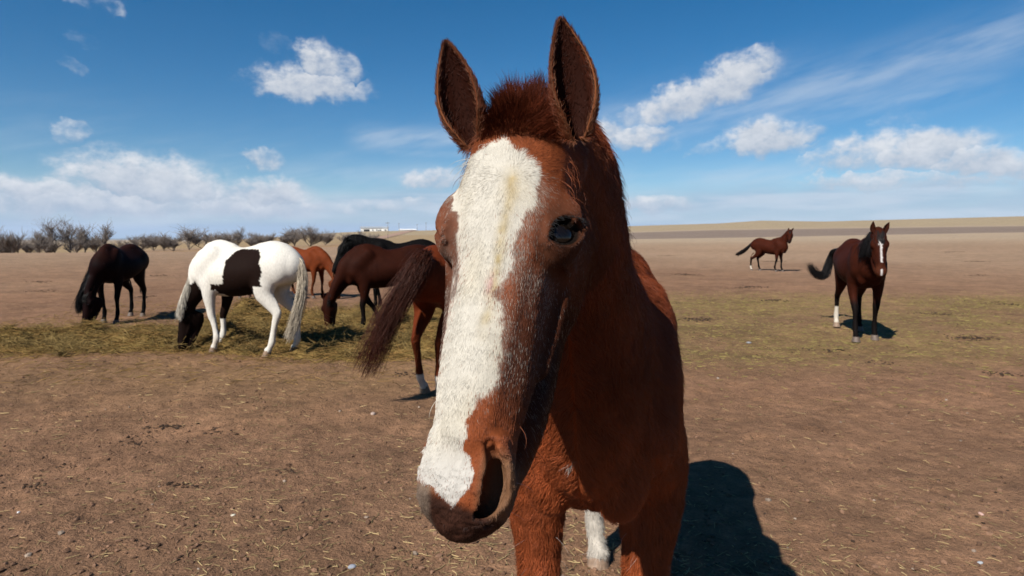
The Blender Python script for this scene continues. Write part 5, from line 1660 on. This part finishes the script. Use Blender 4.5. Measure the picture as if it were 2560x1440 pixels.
def build_straw():
    n = 15000
    x, y = frustum_scatter(n, 1.9, 9.5, rl, 2.4)
    dens = .16 + .9 * np.clip(fbm(np.stack([x, y, 0 * x], 1) * 1.1, 4, 161) + .05, 0, 1)
    ok = rl.random(n) < dens; x, y = x[ok], y[ok]
    n2 = 46000
    x2, y2 = rl.uniform(1.0, 17, n2), rl.uniform(4.0, 19, n2)
    ok = rl.random(n2) < spread_amount(x2, y2) * .9; x, y = np.concatenate([x, x2[ok]]), np.concatenate([y, y2[ok]])
    n = len(x)
    z = gz(x, y) + .004
    an = rl.random(n) * 6.28; L = (.018 + .055 * rl.random(n) ** 2.2) * np.where(y > 5, 1.5, 1.0)
    d = np.stack([np.cos(an), np.sin(an), rl.normal(0, .10, n)], 1); side = np.stack([-np.sin(an), np.cos(an), 0 * an], 1); cv = rl.normal(0, .25, n)[:, None]
    pts = np.stack([np.stack([x, y, z], 1) + L[:, None] * (d * (t - .5) + side * cv * t * t) for t in np.linspace(0, 1, 3)], 1)
    pts[..., 2] = np.maximum(pts[..., 2], z[:, None] - .002)
    c = np.array([.32, .235, .115]) * (.40 + .85 * rl.random((n, 1))) * np.where((y[:, None] > 5.5) & (x[:, None] > 1), np.array([.72, .80, .55]), 1)
    o = hair_obj('straw_litter', pts, (.0011 + .0009 * rl.random((n, 1))) * np.where(y > 5, 1.5, 1)[:, None] * np.array([1, 1, .7]), M_TWIG, None, c)
    tag(o, 'short pale bits of straw scattered on the bare earth', None, None, 'stuff')
build_straw()

def lumps(name, x, y, size, flat, cols, label, seed):
    """angular crumbs joined into one object"""
    rg = np.random.default_rng(seed)
    base = np.array([(0, 0, 1), (.89, 0, .45), (.28, .85, .45), (-.72, .53, .45), (-.72, -.53, .45), (.28, -.85, .45), (.72, .53, -.45), (-.28, .85, -.45), (-.89, 0, -.45), (-.28, -.85, -.45), (.72, -.53, -.45), (0, 0, -1)])
    fa = np.array([(0, 1, 2), (0, 2, 3), (0, 3, 4), (0, 4, 5), (0, 5, 1), (1, 6, 2), (2, 7, 3), (3, 8, 4), (4, 9, 5), (5, 10, 1), (6, 7, 2), (7, 8, 3), (8, 9, 4), (9, 10, 5), (10, 6, 1), (11, 7, 6), (11, 8, 7), (11, 9, 8), (11, 10, 9), (11, 6, 10)])
    n = len(x)
    an = rg.random(n) * 6.28
    ca, sa = np.cos(an), np.sin(an)
    B = base[None] * (1 + .35 * rg.normal(size=(n, 12, 1)).clip(-1.5, 1.5) * .6) * np.stack([1 + .4 * rg.random(n), .7 + .4 * rg.random(n), flat * (.7 + .6 * rg.random(n))], 1)[:, None]
    Bx = B[..., 0] * ca[:, None] - B[..., 1] * sa[:, None]; By = B[..., 0] * sa[:, None] + B[..., 1] * ca[:, None]
    V = np.stack([Bx * size[:, None] + x[:, None], By * size[:, None] + y[:, None], B[..., 2] * size[:, None] + (gz(x, y) + size * flat * .35)[:, None]], -1).reshape(-1, 3)
    Fc = (fa[None] + 12 * np.arange(n)[:, None, None]).reshape(-1, 3)
    C = np.repeat(cols, 12, 0)
    o = mesh_obj(name, V, Fc, M_COAT, None, False, {'coat': C})
    tag(o, label, None, None, 'stuff')
    return o
n = 7500
x, y = frustum_scatter(n, 1.9, 12, rl, 2.3)
sz = .0025 + .013 * rl.random(n) ** 3
c = np.where(rl.random((n, 1)) < .03, np.array([.22, .17, .13]), np.array([.135, .078, .050])) * (.6 + .7 * rl.random((n, 1)))
lumps('crumbs_of_earth', x, y, sz, .7, c, 'crumbs of earth and small stones on the ground', 5)
# trodden dung: dark crumbs in loose drifts, more of it on the right
cx, cy, cs = [], [], []
spots = [(440, 1065, 14), (395, 1070, 8), (150, 1165, 9), (85, 1215, 14), (440, 1210, 10), (490, 1212, 7), (820, 1312, 9), (335, 1110, 10), (550, 1075, 8), (880, 720, 0), (1880, 718, 16), (1935, 752, 18), (1745, 798, 20), (1700, 685, 16), (1720, 687, 14), (2430, 845, 22), (2340, 785, 12), (2440, 660, 14), (2380, 640, 16), (1930, 655, 12), (1860, 720, 10), (2450, 690, 8), (2050, 875, 5), (1660, 640, 10), (1600, 700, 9), (2510, 935, 10), (2190, 905, 5), (100, 705, 12), (370, 742, 10), (400, 690, 12), (110, 727, 10), (330, 1092, 6), (1010, 930, 5), (720, 1180, 5), (700, 1330, 6), (2520, 760, 12)]
for (px, py, k) in spots:
    g = ground_at(px, py)
    r_ = .05 + .0055 * g[1]
    near = min(1.0, max(0.0, (g[1] - 2.5) / 6))
    m = int(k * (1.2 + 4 * near))
    r_ *= .25 + .75 * near
    cx += list(g[0] + rl.normal(0, r_ * 1.5, m)); cy += list(g[1] + rl.normal(0, r_ * 1.1, m)); cs += list((.012 + .02 * rl.random(m)) * (1 + .02 * g[1]) * (.28 + .30 * near))
m = 900
x, y = rl.uniform(1.5, 16, m), rl.uniform(6, 17, m); ok = rl.random(m) < spread_amount(x, y)
cx += list(x[ok]); cy += list(y[ok]); cs += list(.006 + .010 * rl.random(ok.sum()))
x, y = frustum_scatter(320, 2.5, 9, rl, 2.2)
cx += list(x); cy += list(y); cs += list(.003 + .008 * rl.random(320))
cx, cy, cs = map(np.array, (cx, cy, cs))
lumps('trodden_dung', cx, cy, cs, .5, np.array([.040, .026, .018]) * (.6 + .9 * rl.random((len(cx), 1))), 'dark crumbs of trodden dung scattered over the pasture', 6)
# a few stones one can pick out
M_STONE = plain('stone', (.34, .30, .27), .85, .2, .3, 40, .25)
def stone(label, px, py, s, colr):
    g = ground_at(px, py); rg = np.random.default_rng(int(px + py))
    V, Fc = ball_mesh((0, 0, 0), 1.0, 10, 7)
    V = np.array(V); V = V * (1 + .22 * fbm(V * 1.3 + px, 2, 171)[:, None]) * np.array([1.25, .85, .55]) * s
    o = mesh_obj('stone', V, Fc, plain('stone_' + str(px), colr, .85, .2, .3, 60, .2), None, True)
    o.location = (g[0], g[1], float(gz(g[0], g[1])[0]) + s * .25); o.rotation_euler = (0, 0, rg.random() * 3)
    tag(o, label, 'stone', 'stones lying on the earth')
stone('pale stone on the earth left of the hind hooves of the tail-swishing horse', 933, 1036, .024, (.30, .23, .19))
stone('white pebble lying near the lower left corner', 46, 1277, .009, (.5, .49, .48))
stone('pale oblong pebble in the middle of the earth on the left', 583, 1290, .011, (.42, .38, .30))
stone('bluish grey stone at the bottom edge left of the front horse', 880, 1419, .017, (.20, .21, .24))
stone('pinkish stone on the right near the picture edge', 2452, 1290, .014, (.36, .23, .19))
stone('greyish stone at the lower right corner', 2450, 1410, .012, (.28, .29, .30))
stone('small pale stone right of the front horse', 1795, 945, .016, (.24, .20, .16))
stone('flat grey stone right of the front horse on the thin hay', 1872, 857, .03, (.18, .18, .185))
# ------------------------------------------------------------------ the air that turns the mountains blue
def build_haze():
    V, Fc = box_mesh(-27000, 27000, -300, 27000, -120, 420)
    m = bpy.data.materials.new('air'); m.use_nodes = True
    nt = m.node_tree; nt.nodes.clear()
    v = nt.nodes.new('ShaderNodeVolumePrincipled'); o_ = nt.nodes.new('ShaderNodeOutputMaterial')
    v.inputs['Color'].default_value = (.62, .78, 1.0, 1); v.inputs['Density'].default_value = 4.5e-5; v.inputs['Anisotropy'].default_value = .0
    nt.links.new(v.outputs[0], o_.inputs['Volume'])
    o = mesh_obj('haze', V, Fc, m, None, False)
    tag(o, 'thin blue haze in the distant air', None, None, 'stuff')
build_haze()
